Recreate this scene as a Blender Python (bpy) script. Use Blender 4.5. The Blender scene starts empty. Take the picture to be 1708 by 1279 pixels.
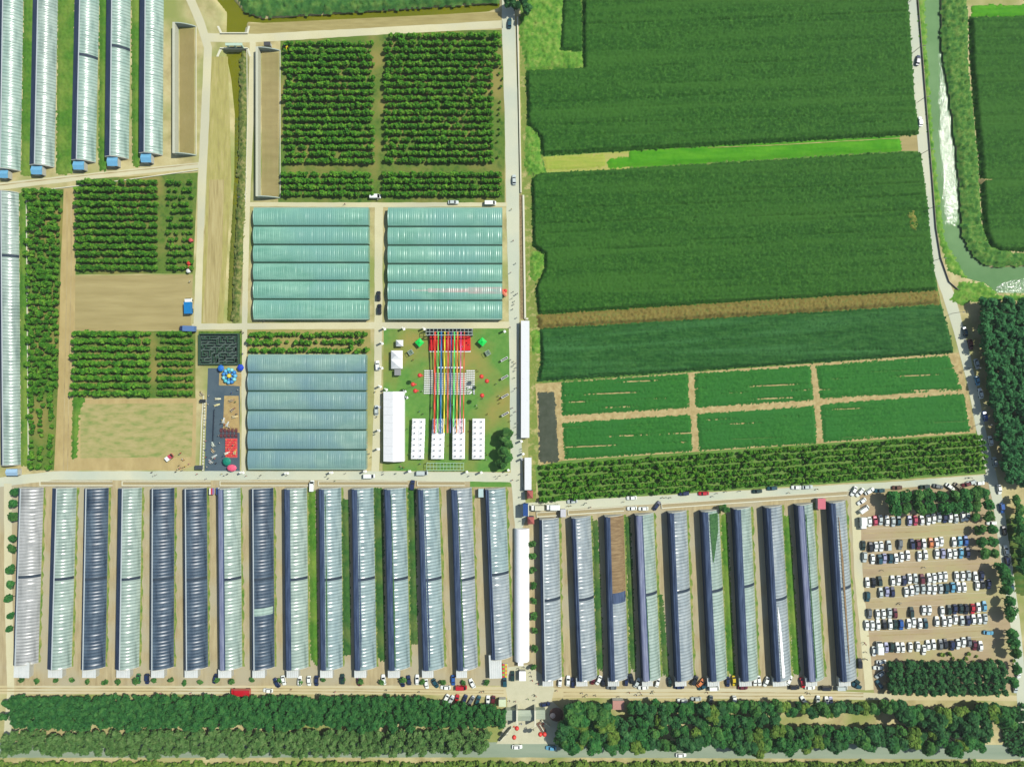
import bpy, bmesh, math, random
import numpy as np
from mathutils import Vector, Matrix
random.seed(7); RNG = np.random.default_rng(7)
R = math.radians
SC = bpy.context.scene
COL = SC.collection
# ------------------------------------------------------------------ camera, world, sun, exposure
S = 0.27          # metres of ground per photograph pixel
H = 312.0         # flying height of the camera
CX, CY = 854.0, 639.5
cam_d = bpy.data.cameras.new("camera"); cam = bpy.data.objects.new("camera", cam_d); COL.objects.link(cam)
cam.location = (0, 0, H); cam.rotation_euler = (0, 0, 0)
cam_d.sensor_width = 36; cam_d.lens = 36 * H / (1708 * S); cam_d.clip_start = 1; cam_d.clip_end = 6000
SC.camera = cam
SUN_EL, SUN_AZ = 53.5, 26.5      # elevation; azimuth counted from +X towards +Y
W = bpy.data.worlds.new("World"); SC.world = W; W.use_nodes = True
nt = W.node_tree; nt.nodes.clear()
sky = nt.nodes.new("ShaderNodeTexSky"); sky.sky_type = 'NISHITA'; sky.sun_disc = False
sky.sun_elevation = R(SUN_EL); sky.sun_rotation = R(90 - SUN_AZ)
bg = nt.nodes.new("ShaderNodeBackground"); bg.inputs[1].default_value = 0.095
out = nt.nodes.new("ShaderNodeOutputWorld"); nt.links.new(sky.outputs[0], bg.inputs[0]); nt.links.new(bg.outputs[0], out.inputs[0])
sd = bpy.data.lights.new("sun", 'SUN'); sd.energy = 4.0; sd.angle = R(0.5); sd.color = (1.0, 0.965, 0.90)
sun = bpy.data.objects.new("sun", sd); COL.objects.link(sun)
sv = Vector((math.cos(R(SUN_EL)) * math.cos(R(SUN_AZ)), math.cos(R(SUN_EL)) * math.sin(R(SUN_AZ)), math.sin(R(SUN_EL))))
sun.rotation_euler = sv.to_track_quat('Z', 'Y').to_euler(); sun.location = (100, 60, 200)
SC.view_settings.view_transform = 'Standard'; SC.view_settings.look = 'None'
SC.view_settings.exposure = 0.46; SC.view_settings.gamma = 1
try: SC.view_settings.use_curve_mapping = False
except Exception: pass
SC.cycles.max_bounces = 5; SC.cycles.diffuse_bounces = 2; SC.cycles.glossy_bounces = 2
SC.cycles.caustics_reflective = False

# ------------------------------------------------------------------ helpers
def G(px, py, h=0.0):
    k = S * (1 - h / H)
    return ((px - CX) * k, (CY - py) * k)
def lin(c):
    c = c / 255.0
    return c / 12.92 if c <= 0.04045 else ((c + 0.055) / 1.055) ** 2.4
GAIN = 1.5
def C(r, g, b, k=1.0):
    return tuple(min(0.85, lin(v) / GAIN * k * q) for v, q in ((r, .99), (g, 1.02), (b, .9))) + (1,)
MATS = {}
def mat(name, cols, scale=0.2, rough=0.9, spec=0.2, stretch=(1, 1, 1), detail=5, alt=None, altscale=0.02, bump=0.0, bscale=None, rnd=0.0, metal=0.0, ramp=(0.32, 0.68), dist=0.0, coat=0.0, local=False, altst=None, altrot=0.0, altramp=(.45, .62)):
    if name in MATS: return MATS[name]
    m = bpy.data.materials.new(name); m.use_nodes = True; t = m.node_tree; n = t.nodes; L = t.links
    p = n["Principled BSDF"]; p.inputs["Roughness"].default_value = rough; p.inputs["Metallic"].default_value = metal
    p.inputs["Specular IOR Level"].default_value = spec
    if coat: p.inputs["Coat Weight"].default_value = coat; p.inputs["Coat Roughness"].default_value = 0.05
    MATS[name] = m
    if len(cols) == 1 and not rnd:
        p.inputs["Base Color"].default_value = cols[0]
    else:
        if local: geo = n.new("ShaderNodeTexCoord"); po = geo.outputs["Object"]
        else: geo = n.new("ShaderNodeNewGeometry"); po = geo.outputs["Position"]
        mp = n.new("ShaderNodeMapping"); mp.inputs["Scale"].default_value = stretch
        L.new(po, mp.inputs[0])
        no = n.new("ShaderNodeTexNoise"); no.inputs["Scale"].default_value = scale; no.inputs["Detail"].default_value = detail
        no.inputs["Roughness"].default_value = 0.62; no.inputs["Distortion"].default_value = dist
        L.new(mp.outputs[0], no.inputs["Vector"])
        rp = n.new("ShaderNodeValToRGB"); e = rp.color_ramp.elements
        if len(cols) == 1: cols = [cols[0], cols[0]]
        e[0].position, e[1].position = ramp; e[0].color = cols[0]; e[1].color = cols[-1]
        for i, c in enumerate(cols[1:-1]):
            x = e.new(ramp[0] + (ramp[1] - ramp[0]) * (i + 1) / (len(cols) - 1)); x.color = c
        L.new(no.outputs["Fac"], rp.inputs[0]); res = rp.outputs[0]
        if alt:
            n2 = n.new("ShaderNodeTexNoise"); n2.inputs["Scale"].default_value = altscale; n2.inputs["Detail"].default_value = 4
            if altst:
                m2 = n.new("ShaderNodeMapping"); m2.vector_type = 'TEXTURE'; m2.inputs["Rotation"].default_value = (0, 0, altrot); m2.inputs["Scale"].default_value = tuple(1 / q for q in altst); L.new(po, m2.inputs[0]); L.new(m2.outputs[0], n2.inputs["Vector"])
            else: L.new(po, n2.inputs["Vector"])
            r2 = n.new("ShaderNodeValToRGB"); r2.color_ramp.elements[0].position = altramp[0]; r2.color_ramp.elements[1].position = altramp[1]
            L.new(n2.outputs["Fac"], r2.inputs[0])
            mx = n.new("ShaderNodeMix"); mx.data_type = 'RGBA'
            L.new(r2.outputs[0], mx.inputs[0]); L.new(res, mx.inputs[6]); mx.inputs[7].default_value = alt; res = mx.outputs[2]
        if rnd:
            oi = n.new("ShaderNodeObjectInfo"); hs = n.new("ShaderNodeHueSaturation")
            mr = n.new("ShaderNodeMapRange"); mr.inputs[3].default_value = 1 - rnd; mr.inputs[4].default_value = 1 + rnd
            L.new(oi.outputs["Random"], mr.inputs[0]); L.new(mr.outputs[0], hs.inputs["Value"]); L.new(res, hs.inputs["Color"]); res = hs.outputs[0]
        L.new(res, p.inputs["Base Color"])
        if bump:
            bn = n.new("ShaderNodeTexNoise"); bn.inputs["Scale"].default_value = bscale or scale * 4; bn.inputs["Detail"].default_value = 4
            L.new(mp.outputs[0], bn.inputs["Vector"])
            bu = n.new("ShaderNodeBump"); bu.inputs["Strength"].default_value = 1; bu.inputs["Distance"].default_value = bump
            L.new(bn.outputs["Fac"], bu.inputs["Height"]); L.new(bu.outputs[0], p.inputs["Normal"])
    return m
def plain(name, rgb, rough=0.6, spec=0.3, k=1.0, metal=0, coat=0):
    c = C(*rgb, k)
    d = tuple(x * 0.9 for x in c[:3]) + (1,)
    return mat(name, [d, c], scale=1.5, rough=rough, spec=spec, metal=metal, coat=coat, local=True)

class MB:
    def __init__(s): s.v = []; s.f = []; s.m = []; s.mats = []
    def mi(s, m):
        if m is None: return 0
        if m not in s.mats: s.mats.append(m)
        return s.mats.index(m)
    def add(s, vs, fs, m=None):
        b = len(s.v); s.v += [tuple(v) for v in vs]; k = s.mi(m)
        for f in fs: s.f.append(tuple(b + i for i in f)); s.m.append(k)
        return s
    def box(s, x0, x1, y0, y1, z0, z1, m=None, rot=0, about=None):
        vs = [(x, y, z) for z in (z0, z1) for y in (y0, y1) for x in (x0, x1)]
        if rot:
            ax, ay = about or ((x0 + x1) / 2, (y0 + y1) / 2); c, n = math.cos(rot), math.sin(rot)
            vs = [(ax + (x - ax) * c - (y - ay) * n, ay + (x - ax) * n + (y - ay) * c, z) for x, y, z in vs]
        return s.add(vs, [(0, 2, 3, 1), (4, 5, 7, 6), (0, 1, 5, 4), (2, 6, 7, 3), (0, 4, 6, 2), (1, 3, 7, 5)], m)
    def bar(s, a, b, w, m=None, h=None):
        a = Vector(a); b = Vector(b); d = (b - a).normalized(); up = Vector((0, 0, 1)) if abs(d.z) < .9 else Vector((1, 0, 0))
        u = d.cross(up).normalized() * w / 2; v = d.cross(u).normalized() * (h or w) / 2
        vs = [p + i * u + j * v for p in (a, b) for i, j in ((-1, -1), (1, -1), (1, 1), (-1, 1))]
        return s.add(vs, [(0, 1, 2, 3), (4, 7, 6, 5), (0, 4, 5, 1), (1, 5, 6, 2), (2, 6, 7, 3), (3, 7, 4, 0)], m)
    def lathe(s, prof, n=10, m=None, c=(0, 0, 0)):
        vs = [(c[0] + r * math.cos(2 * math.pi * i / n), c[1] + r * math.sin(2 * math.pi * i / n), c[2] + z) for r, z in prof for i in range(n)]
        fs = [(j * n + i, j * n + (i + 1) % n, (j + 1) * n + (i + 1) % n, (j + 1) * n + i) for j in range(len(prof) - 1) for i in range(n)]
        fs += [tuple(range(n))[::-1], tuple((len(prof) - 1) * n + i for i in range(n))]
        return s.add(vs, fs, m)
    def prism(s, pts, z0, z1, m=None):
        n = len(pts); vs = [(x, y, z0) for x, y in pts] + [(x, y, z1) for x, y in pts]
        fs = [tuple(range(n))[::-1], tuple(range(n, 2 * n))] + [(i, (i + 1) % n, n + (i + 1) % n, n + i) for i in range(n)]
        return s.add(vs, fs, m)
    def mesh(s, name, m=None, smooth=False):
        me = bpy.data.meshes.new(name); me.from_pydata(s.v, [], s.f)
        for q in (s.mats or ([m] if m else [])): me.materials.append(q)
        if s.mats: me.polygons.foreach_set("material_index", s.m)
        if smooth: me.polygons.foreach_set("use_smooth", [True] * len(s.f))
        me.update(); return me
    def obj(s, name, m=None, parent=None, loc=(0, 0, 0), rot=0, smooth=False):
        return link(name, s.mesh(name, m, smooth), parent, loc, rot)
def link(name, me, parent=None, loc=(0, 0, 0), rot=0):
    o = bpy.data.objects.new(name, me); COL.objects.link(o); o.location = loc; o.rotation_euler = (0, 0, rot)
    if parent: o.parent = parent
    return o
def npmesh(name, v, f, m=None, smooth=False):
    v = np.asarray(v, np.float32); f = np.asarray(f, np.int32); k = f.shape[1]
    me = bpy.data.meshes.new(name); me.vertices.add(len(v)); me.vertices.foreach_set("co", v.ravel())
    me.loops.add(f.size); me.loops.foreach_set("vertex_index", f.ravel())
    me.polygons.add(len(f)); me.polygons.foreach_set("loop_start", np.arange(len(f), dtype=np.int32) * k)
    me.polygons.foreach_set("loop_total", np.full(len(f), k, np.int32))
    if smooth: me.polygons.foreach_set("use_smooth", np.ones(len(f), bool))
    if m: me.materials.append(m)
    me.update(calc_edges=True); return me
LABELS = {}
def tag(o, label, cat=None, group=None, kind=None):
    n = len(label.split())
    if n > 16 or n < 4: print("LABEL LENGTH", n, label)
    if kind is None:
        if label in LABELS: print("DUP LABEL", label)
        LABELS[label] = 1
    o["label"] = label
    if cat: o["category"] = cat
    if group: o["group"] = group
    if kind: o["kind"] = kind
    return o
def empty(name, loc, rot=0):
    o = bpy.data.objects.new(name, None); COL.objects.link(o); o.location = loc; o.rotation_euler = (0, 0, rot); o.empty_display_size = .5
    return o
def copy_tree(o, loc, rot=None, scale=None):
    c = o.copy(); COL.objects.link(c); c.location = loc
    if rot is not None: c.rotation_euler = (0, 0, rot)
    if scale: c.scale = scale if isinstance(scale, tuple) else (scale,) * 3
    for ch in o.children:
        d = ch.copy(); COL.objects.link(d); d.parent = c
        for g in ch.children:
            e = g.copy(); COL.objects.link(e); e.parent = d
    return c
ONES = "zeroth first second third fourth fifth sixth seventh eighth ninth tenth eleventh twelfth thirteenth fourteenth fifteenth sixteenth seventeenth eighteenth nineteenth".split()
TENS = {2: "twent", 3: "thirt", 4: "fort", 5: "fift", 6: "sixt", 7: "sevent", 8: "eight", 9: "ninet"}
def od(n):
    if n < 20: return ONES[n]
    t, u = divmod(n, 10)
    if t >= 10: return "%dth" % n
    return TENS[t] + "ieth" if u == 0 else TENS[t] + "y-" + ONES[u]
def inpoly(x, y, poly):
    r = np.zeros(x.shape, bool); n = len(poly)
    for i in range(n):
        x0, y0 = poly[i]; x1, y1 = poly[(i + 1) % n]
        if y0 == y1: continue
        r ^= ((y0 > y) != (y1 > y)) & (x < (x1 - x0) * (y - y0) / (y1 - y0) + x0)
    return r
def distpoly(x, y, poly):
    d = np.full(x.shape, 1e9); n = len(poly)
    for i in range(n):
        x0, y0 = poly[i]; x1, y1 = poly[(i + 1) % n]; dx, dy = x1 - x0, y1 - y0
        t = np.clip(((x - x0) * dx + (y - y0) * dy) / (dx * dx + dy * dy + 1e-9), 0, 1)
        d = np.minimum(d, np.hypot(x - x0 - t * dx, y - y0 - t * dy))
    return d
def sheet(name, pts, z, m, label=None, kind="structure"):
    P = [G(*p) for p in pts]; mb = MB(); mb.add([(x, y, z) for x, y in P], [tuple(range(len(P)))])
    me = mb.mesh(name, m); bm = bmesh.new(); bm.from_mesh(me); bmesh.ops.triangulate(bm, faces=bm.faces[:])
    for f in bm.faces:
        if f.normal.z < 0: f.normal_flip()
    bm.to_mesh(me); bm.free()
    o = link(name, me); tag(o, label or ("flat ground area of " + name.replace("_", " ")), kind=kind); return o
def road(name, pts, z, m, label):
    # pts: (px, py, width px); a level strip with its edge lines slightly uneven
    P = []
    for i in range(len(pts) - 1):
        a, b = pts[i], pts[i + 1]; n = max(1, int(math.hypot(b[0] - a[0], b[1] - a[1]) / 12))
        for k in range(n): t = k / n; P.append([a[j] + (b[j] - a[j]) * t for j in range(3)])
    P.append(list(pts[-1])); vs = []
    for i, p in enumerate(P):
        q = P[min(i + 1, len(P) - 1)]; o = P[max(i - 1, 0)]; dx, dy = q[0] - o[0], q[1] - o[1]; l = math.hypot(dx, dy); nx, ny = -dy / l, dx / l
        for s in (1, -1):
            w = p[2] / 2 + random.uniform(-.35, .35); vs.append(G(p[0] + s * nx * w, p[1] + s * ny * w) + (z,))
    mb = MB(); mb.add(vs, [(2 * i, 2 * i + 1, 2 * i + 3, 2 * i + 2) for i in range(len(P) - 1)])
    o = mb.obj(name, m)
    me = o.data
    if me.polygons[0].normal.z < 0: me.flip_normals()
    tag(o, label, kind="structure"); return o
def field(name, pts, h, m, label, cat=None, res=0.55, amp=0.28, row=None, rowamp=0.0, ang=0.0, kind="stuff", z0=0.0, big=0.0, gap=None):
    # vegetation canopy: uneven relief standing h high inside the outline
    P = [G(*p) for p in pts]; ca, sa = math.cos(ang), math.sin(ang)
    Q = [(x * ca + y * sa, -x * sa + y * ca) for x, y in P]
    u0 = min(q[0] for q in Q) - 2 * res; u1 = max(q[0] for q in Q) + 2 * res; v0 = min(q[1] for q in Q) - 2 * res; v1 = max(q[1] for q in Q) + 2 * res
    us = np.arange(u0, u1, res); vs = np.arange(v0, v1, res); U, V = np.meshgrid(us, vs)
    rng = np.random.default_rng(int(abs(P[0][0] * 31 + P[0][1] * 17)) + 5)
    U2 = U + rng.uniform(-.3, .3, U.shape) * res; V2 = V + rng.uniform(-.3, .3, U.shape) * res
    ins = inpoly(U2 + rng.normal(0, .25, U.shape), V2 + rng.normal(0, .25, U.shape), Q)
    Z = h + rng.normal(0, amp, U.shape)
    if row:
        vv = v0
        while vv < v1:
            vv += row * rng.uniform(.45, 1.5); line = vv + .5 * np.sin(U * .02 + vv); on = (np.sin(U * .045 + vv * 1.7) + np.sin(U * .11 + vv) + rng.normal(0, .5, U.shape)) > rng.uniform(-1, .8)
            Z -= (np.abs(V - line) < res * .75) * on * rowamp * rng.uniform(1, 3)
    if gap:
        vv = v0
        while vv < v1:
            vv += gap * rng.uniform(.6, 1.4); on = (np.sin(U * .06 + vv * 2.1) + np.sin(U * .17 + vv) + rng.normal(0, .6, U.shape)) > rng.uniform(-.1, 1.5)
            ins &= ~((np.abs(V - vv) < res * .85) & on)
    if big: Z += big * (np.sin(U * .11 + 2 * np.sin(V * .07)) + np.sin(V * .17 + np.sin(U * .05)))
    if h > .4: Z *= np.clip(distpoly(U, V, Q) / (.9 + .5 * rng.random(U.shape)) , .35, 1)
    Z = np.maximum(Z, h * 0.3); Z = np.where(ins, Z, 0) + z0
    ny, nx = U.shape; idx = np.arange(ny * nx).reshape(ny, nx)
    F = np.stack([idx[:-1, :-1], idx[:-1, 1:], idx[1:, 1:], idx[1:, :-1]], -1).reshape(-1, 4)
    I = ins.ravel(); F = F[I[F].any(1)]
    X = U2 * ca - V2 * sa; Y = U2 * sa + V2 * ca
    v = np.stack([X.ravel(), Y.ravel(), Z.ravel()], -1); used = np.unique(F); mp = np.zeros(len(v), np.int32); mp[used] = np.arange(len(used))
    o = link(name, npmesh(name, v[used], mp[F], m)); tag(o, label, cat, kind=kind); return o

# ------------------------------------------------------------------ materials
m_ground = mat("dry_earth", [C(170, 156, 112), C(198, 184, 138), C(214, 202, 158)], .12, alt=C(150, 158, 92), altscale=.035)
m_dirt = mat("sandy_dirt", [C(180, 158, 110), C(200, 178, 128)], .25, stretch=(1, .4, 1))
m_fallow = mat("fallow_soil", [C(164, 148, 102), C(184, 168, 120)], .15, stretch=(.25, 2.2, 1))
m_road = mat("pale_road", [C(214, 206, 172), C(226, 218, 186)], .12, alt=C(204, 200, 178), altscale=.03)
m_conc = mat("concrete_road", [C(206, 208, 190), C(218, 216, 196)], .1, alt=C(198, 204, 192), altscale=.03)
m_bot = mat("sandy_road", [C(204, 188, 146), C(216, 202, 164)], .12, stretch=(.3, 1.5, 1), alt=C(214, 206, 180), altscale=.02)
m_asph = mat("worn_asphalt", [C(142, 158, 140), C(160, 172, 154)], .1, stretch=(.2, 2, 1))
m_dark = mat("dark_asphalt", [C(74, 92, 108), C(90, 106, 120)], .15)
m_park = mat("parking_gravel", [C(172, 150, 122), C(192, 172, 142)], .12, stretch=(.35, 1.6, 1), alt=C(182, 172, 128), altscale=.04)
m_lawn = mat("lawn_grass", [C(88, 142, 62), C(112, 156, 74)], .35, alt=C(158, 150, 82), altscale=.035)
m_scrub = mat("scrubby_grass", [C(80, 130, 44), C(130, 150, 70), C(178, 168, 104)], .3)
m_weed = mat("light_weeds", [C(62, 122, 40), C(104, 154, 54), C(146, 168, 84)], .35, detail=7)
m_grass = mat("lush_grass", [C(66, 118, 32), C(92, 140, 46)], .6, alt=C(120, 148, 60), altscale=.08)
m_corn = mat("corn_leaves", [C(26, 74, 16), C(42, 93, 24), C(70, 118, 42)], .8, .9, alt=C(57, 106, 34), altscale=1.0, altst=(.012, .22, 1), altrot=.045, altramp=(.46, .66), detail=6)
m_corn2 = mat("blue_corn_leaves", [C(24, 76, 28), C(38, 92, 36), C(60, 110, 50)], .8, .9, stretch=(.3, 1, 1), alt=C(62, 116, 62), altscale=1.0, altst=(.015, .3, 1), altrot=.045, altramp=(.48, .7))
m_bright = mat("bright_crop", [C(62, 142, 16), C(92, 164, 30)], .25, stretch=(.3, 1.5, 1))
m_straw = mat("ripe_corn_leaves", [C(108, 98, 44), C(140, 124, 66), C(106, 122, 58)], .9)
m_veg = mat("row_crop_leaves", [C(32, 98, 34), C(46, 114, 40), C(62, 126, 52)], .9, alt=C(46, 114, 44), altscale=.03)
m_net = mat("dark_mulch", [C(70, 78, 64), C(86, 92, 80)], .3)
m_sandrow = mat("plot_path_soil", [C(168, 144, 98), C(206, 186, 138)], .5)
m_orchg = mat("orchard_floor", [C(62, 104, 38), C(104, 130, 54), C(84, 120, 44)], .3, alt=C(150, 142, 80), altscale=.05)
m_water = mat("olive_water", [C(108, 114, 8), C(124, 124, 16)], .05, rough=.12, spec=.3, bump=.004, bscale=1.2)
m_river = mat("river_water", [C(94, 138, 86), C(116, 156, 104)], .05, rough=.02, spec=.3)
m_ripple = mat("rippled_water", [C(94, 134, 86), C(112, 150, 104)], .05, rough=.07, spec=.12, bump=.2, bscale=.8)
m_ripple2 = mat("choppy_water", [C(94, 134, 86), C(112, 150, 104)], .05, rough=.1, spec=.5, bump=.55, bscale=.8)
m_bank = mat("bank_plants", [C(40, 96, 40), C(80, 130, 52), C(120, 150, 72)], .5)
m_white = plain("white_fabric", (240, 238, 246), .7, k=1.3)
m_whitec = plain("white_concrete", (232, 228, 210), .8)
m_wall = mat("grey_wall", [C(186, 184, 180), C(206, 204, 198)], .8, local=True)
def leafm(name, a, b, c, k=1.55):
    a, b, c = [tuple(min(.6, v * k) for v in q[:3]) + (1,) for q in (a, b, c)]
    if name in MATS: return MATS[name]
    m = mat(name, [a, b, c], .45, .85, .15, detail=4, rnd=.16); t = m.node_tree; p = t.nodes["Principled BSDF"]; o = t.nodes["Material Output"]
    tr = t.nodes.new("ShaderNodeBsdfTranslucent"); ms = t.nodes.new("ShaderNodeMixShader"); ms.inputs[0].default_value = .34
    src = p.inputs["Base Color"].links[0].from_socket; t.links.new(src, tr.inputs[0]); t.links.new(p.outputs[0], ms.inputs[1]); t.links.new(tr.outputs[0], ms.inputs[2]); t.links.new(ms.outputs[0], o.inputs[0])
    return m
lf_orch = leafm("orchard_leaves", C(44, 98, 28), C(74, 130, 36), C(122, 164, 56))
lf_dark = leafm("dark_tree_leaves", C(30, 74, 42), C(50, 98, 56), C(78, 122, 72))
lf_mid = leafm("mid_tree_leaves", C(46, 94, 46), C(66, 112, 54), C(98, 138, 72))
lf_yel = leafm("yellow_green_leaves", C(70, 104, 42), C(100, 130, 54), C(128, 148, 72))
lf_deep = leafm("deep_green_leaves", C(34, 86, 46), C(52, 108, 54), C(78, 128, 66))
m_bark = plain("bark", (96, 80, 62), .95)

# ------------------------------------------------------------------ ground with sunken canals
can_a = [(300, -140), (358, 0), (374, 20), (373, 57), (411, 57), (413, 37), (436, 39), (620, 32), (815, 20), (836, 12), (836, -4), (815, 2), (620, 15), (480, 24), (436, 27), (405, 14), (392, -2), (380, -140)]
can_b = [(370, 81), (412, 81), (413, 120), (411, 300), (405, 430), (398, 540), (372, 540), (376, 430), (385, 300), (386, 190), (380, 130)]
can_c = [(1536, -140), (1541, 0), (1544, 80), (1549, 160), (1554, 240), (1562, 320), (1573, 400), (1590, 438), (1614, 466), (1644, 474), (1664, 490), (1800, 492), (1900, 492), (1900, 436), (1800, 438), (1700, 442), (1655, 444), (1628, 424), (1610, 390), (1605, 320), (1598, 240), (1588, 160), (1576, 80), (1573, 0), (1573, -140)]
gx = np.arange(-280, 281, 1.1); gy = np.arange(-215, 216, 1.1); X, Y = np.meshgrid(gx, gy); Z = np.zeros_like(X)
for cn, dep, bank in ((can_a, 2.8, 1.6), (can_b, 2.8, 2.2), (can_c, 2.4, 1.5)):
    P = [G(*p) for p in cn]; d = distpoly(X, Y, P); i = inpoly(X, Y, P)
    Z = np.where(i, np.minimum(Z, -dep * np.clip(d / bank, 0, 1)), Z)
Z += np.where(Z > -.01, 0, 0)
ny, nx = X.shape; idx = np.arange(ny * nx).reshape(ny, nx)
F = np.stack([idx[:-1, :-1], idx[:-1, 1:], idx[1:, 1:], idx[1:, :-1]], -1).reshape(-1, 4)
gv = np.stack([X.ravel(), Y.ravel(), Z.ravel()], -1)
x0, x1, y0, y1 = gx[0], gx[-1], gy[0], gy[-1]; B = 4000.0
ex = np.array([(x, y, 0) for y in (-B, y0, y1, B) for x in (-B, x0, x1, B)], np.float32); b = len(gv)
ef = [(b + r * 4 + c, b + r * 4 + c + 1, b + r * 4 + c + 5, b + r * 4 + c + 4) for r in range(3) for c in range(3) if not (r == 1 and c == 1)]
o = link("ground", npmesh("ground", np.vstack([gv, ex]), np.vstack([F, np.array(ef, np.int32)]), m_ground)); tag(o, "dry tan earth that carries the whole farm", kind="structure")
sheet("canal_water", [(280, -140), (340, 0), (372, 18), (370, 58), (412, 58), (412, 38), (840, 20), (840, -8), (400, 8), (400, -140)], -1.3, m_water, "olive water of the canal above the bridge")
sheet("canal_water", [(368, 80), (414, 80), (416, 200), (412, 340), (384, 340), (380, 190)], -1.3, m_water, "olive water of the ditch below the bridge")
sheet("river_water", [(1530, -140), (1530, 0), (1540, 160), (1550, 320), (1565, 430), (1610, 480), (1660, 500), (1900, 500), (1900, 425), (1640, 425), (1615, 380), (1600, 160), (1580, -140)], -1.0, m_river, "green river water glittering in the sun")
rp = random.Random(3); lf = [(1571 - 5 * math.sin((y - 70) / 96) + (y - 70) * .03 + rp.uniform(-4, 3), y) for y in range(70, 372, 4)]; rt = [(1596, 376), (1612, 330), (1610, 240), (1598, 160), (1580, 70)]
o = sheet("river_water", lf + rt, -.96, m_ripple, "rippled sunlit water near the right bank")
o = sheet("river_water", [(1662 + rp.uniform(-3, 3), 480), (1672, 473), (1690, 467), (1720, 464), (1800, 462), (1800, 498), (1668, 498)], -.96, m_ripple2, "rippled sunlit water on the river bend")
# ------------------------------------------------------------------ ground patches
sheet("field_margin", [(880, -80), (1510, -80), (1526, 120), (1540, 260), (1564, 480), (1588, 590), (895, 642), (884, 420), (880, 250)], .008, mat("margin_grass", [C(58, 110, 40), C(92, 134, 58), C(130, 146, 80)], .5), "green grassy margins around the corn fields")
sheet("farm_yard_ground", [(-60, 800), (868, 800), (868, 1143), (-60, 1143)], .012, mat("yard_soil", [C(170, 152, 118), C(200, 184, 148)], .3, stretch=(2, .25, 1), alt=C(186, 176, 152), altscale=.05), "tan soil between the lower left greenhouses")
sheet("farm_yard_ground", [(870, 850), (1432, 812), (1455, 1150), (870, 1150)], .012, MATS["yard_soil"], "tan soil between the lower right greenhouses")
sheet("fallow_field", [(124, 460), (322, 458), (318, 550), (124, 552)], .016, m_fallow, "smooth bare tan field left of the blue truck")
sheet("dirt_track", [(107, 315), (131, 315), (126, 400), (124, 660), (122, 770), (132, 786), (90, 786), (97, 640), (101, 450)], .02, m_dirt, "tan dirt track running down beside the dark orchard")
mot = mat("mottled_turf", [C(186, 172, 122), C(170, 164, 108), C(134, 152, 84)], .16, stretch=(1, 2.6, 1), ramp=(.38, .66), detail=9)
sheet("turf_field", [(128, 666), (328, 664), (326, 776), (300, 784), (122, 784)], .014, m_dirt, "worn tan field margin below the lower orchard")
sheet("turf_field", [(134, 674), (322, 672), (320, 762), (134, 764)], .019, mot, "mottled green and tan mown field")
for pts, lb in (([(122, 664), (142, 664), (131, 690), (128, 762), (120, 764)], "green weedy strip on the mown field's left edge"),):
    field("grass", pts, .5, m_grass, lb, res=.5, amp=.12)
sheet("orchard_ground", [(468, 56), (842, 50), (842, 338), (464, 338)], .014, m_orchg, "grassy floor under the big orchard")
sheet("orchard_ground", [(128, 300), (330, 288), (322, 456), (126, 458)], .014, m_orchg, "grassy floor under the upper left orchard")
sheet("orchard_ground", [(122, 552), (326, 552), (326, 664), (122, 664)], .014, m_orchg, "grassy floor under the lower left orchard")
sheet("orchard_ground", [(48, 316), (106, 316), (96, 784), (50, 784)], .014, m_orchg, "grassy floor under the tall narrow orchard")
sheet("orchard_ground", [(412, 550), (618, 550), (618, 590), (410, 590)], .014, mat("dry_orchard_floor", [C(178, 160, 104), C(150, 150, 84)], .3), "dry floor under the three row orchard")
sheet("orchard_ground", [(892, 776), (942, 766), (1630, 718), (1644, 790), (900, 838)], .014, mat("green_orchard_floor", [C(96, 140, 60), C(120, 148, 76)], .3), "green floor under the long right orchard")
sheet("lawn", [(640, 548), (850, 548), (853, 782), (846, 787), (638, 785)], .02, m_lawn, "mown green lawn of the festival ground")
sheet("lawn", [(784, 801), (848, 801), (856, 812), (784, 812)], .02, m_lawn, "short grass strip under the cross road")
sheet("play_area_paving", [(347, 614), (366, 614), (366, 643), (400, 643), (400, 786), (341, 786)], .022, m_dark, "dark blue grey paving of the play area")
sheet("sand_pit", [(374, 660), (398, 660), (400, 722), (372, 716)], .028, mat("play_sand", [C(196, 170, 116), C(170, 142, 100)], .4), "sandy strip inside the dark play area")
sheet("sand_pit", [(366, 622), (402, 622), (402, 644), (365, 642)], .028, MATS["play_sand"], "sand under the blue inflatable flower")
sheet("parking_ground", [(1424, 820), (1650, 798), (1676, 860), (1694, 960), (1704, 1150), (1458, 1156)], .016, m_park, "brown gravel of the car park")
sheet("plot_soil", [(893, 640), (1600, 588), (1628, 722), (940, 768), (900, 776)], .016, m_sandrow, "tan soil paths between the crop plots")
sheet("strip_soil", [(905, 262), (1050, 252), (1050, 282), (912, 288)], .016, mat("pale_strip_soil", [C(160, 176, 84), C(190, 176, 110)], .3, stretch=(.3, 2, 1)), "pale stubble at the strip field's left end")
sheet("strip_soil", [(1500, 226), (1532, 226), (1532, 252), (1502, 252)], .017, m_fallow, "stubble at the strip field's right end")
sheet("verge", [(866, 30), (905, 30), (905, 640), (893, 840), (884, 840), (874, 520)], .013, mat("verge_ground", [C(150, 150, 84), C(120, 142, 64), C(196, 180, 128)], .3), "patchy verge between centre road and corn")
sheet("verge", [(345, 95), (380, 95), (386, 300), (372, 542), (334, 540), (345, 320)], .013, mat("dry_verge", [C(192, 178, 122), C(178, 170, 104), C(164, 152, 98)], .35, stretch=(2, .3, 1)), "dry tan ground left of the ditch")
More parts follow.
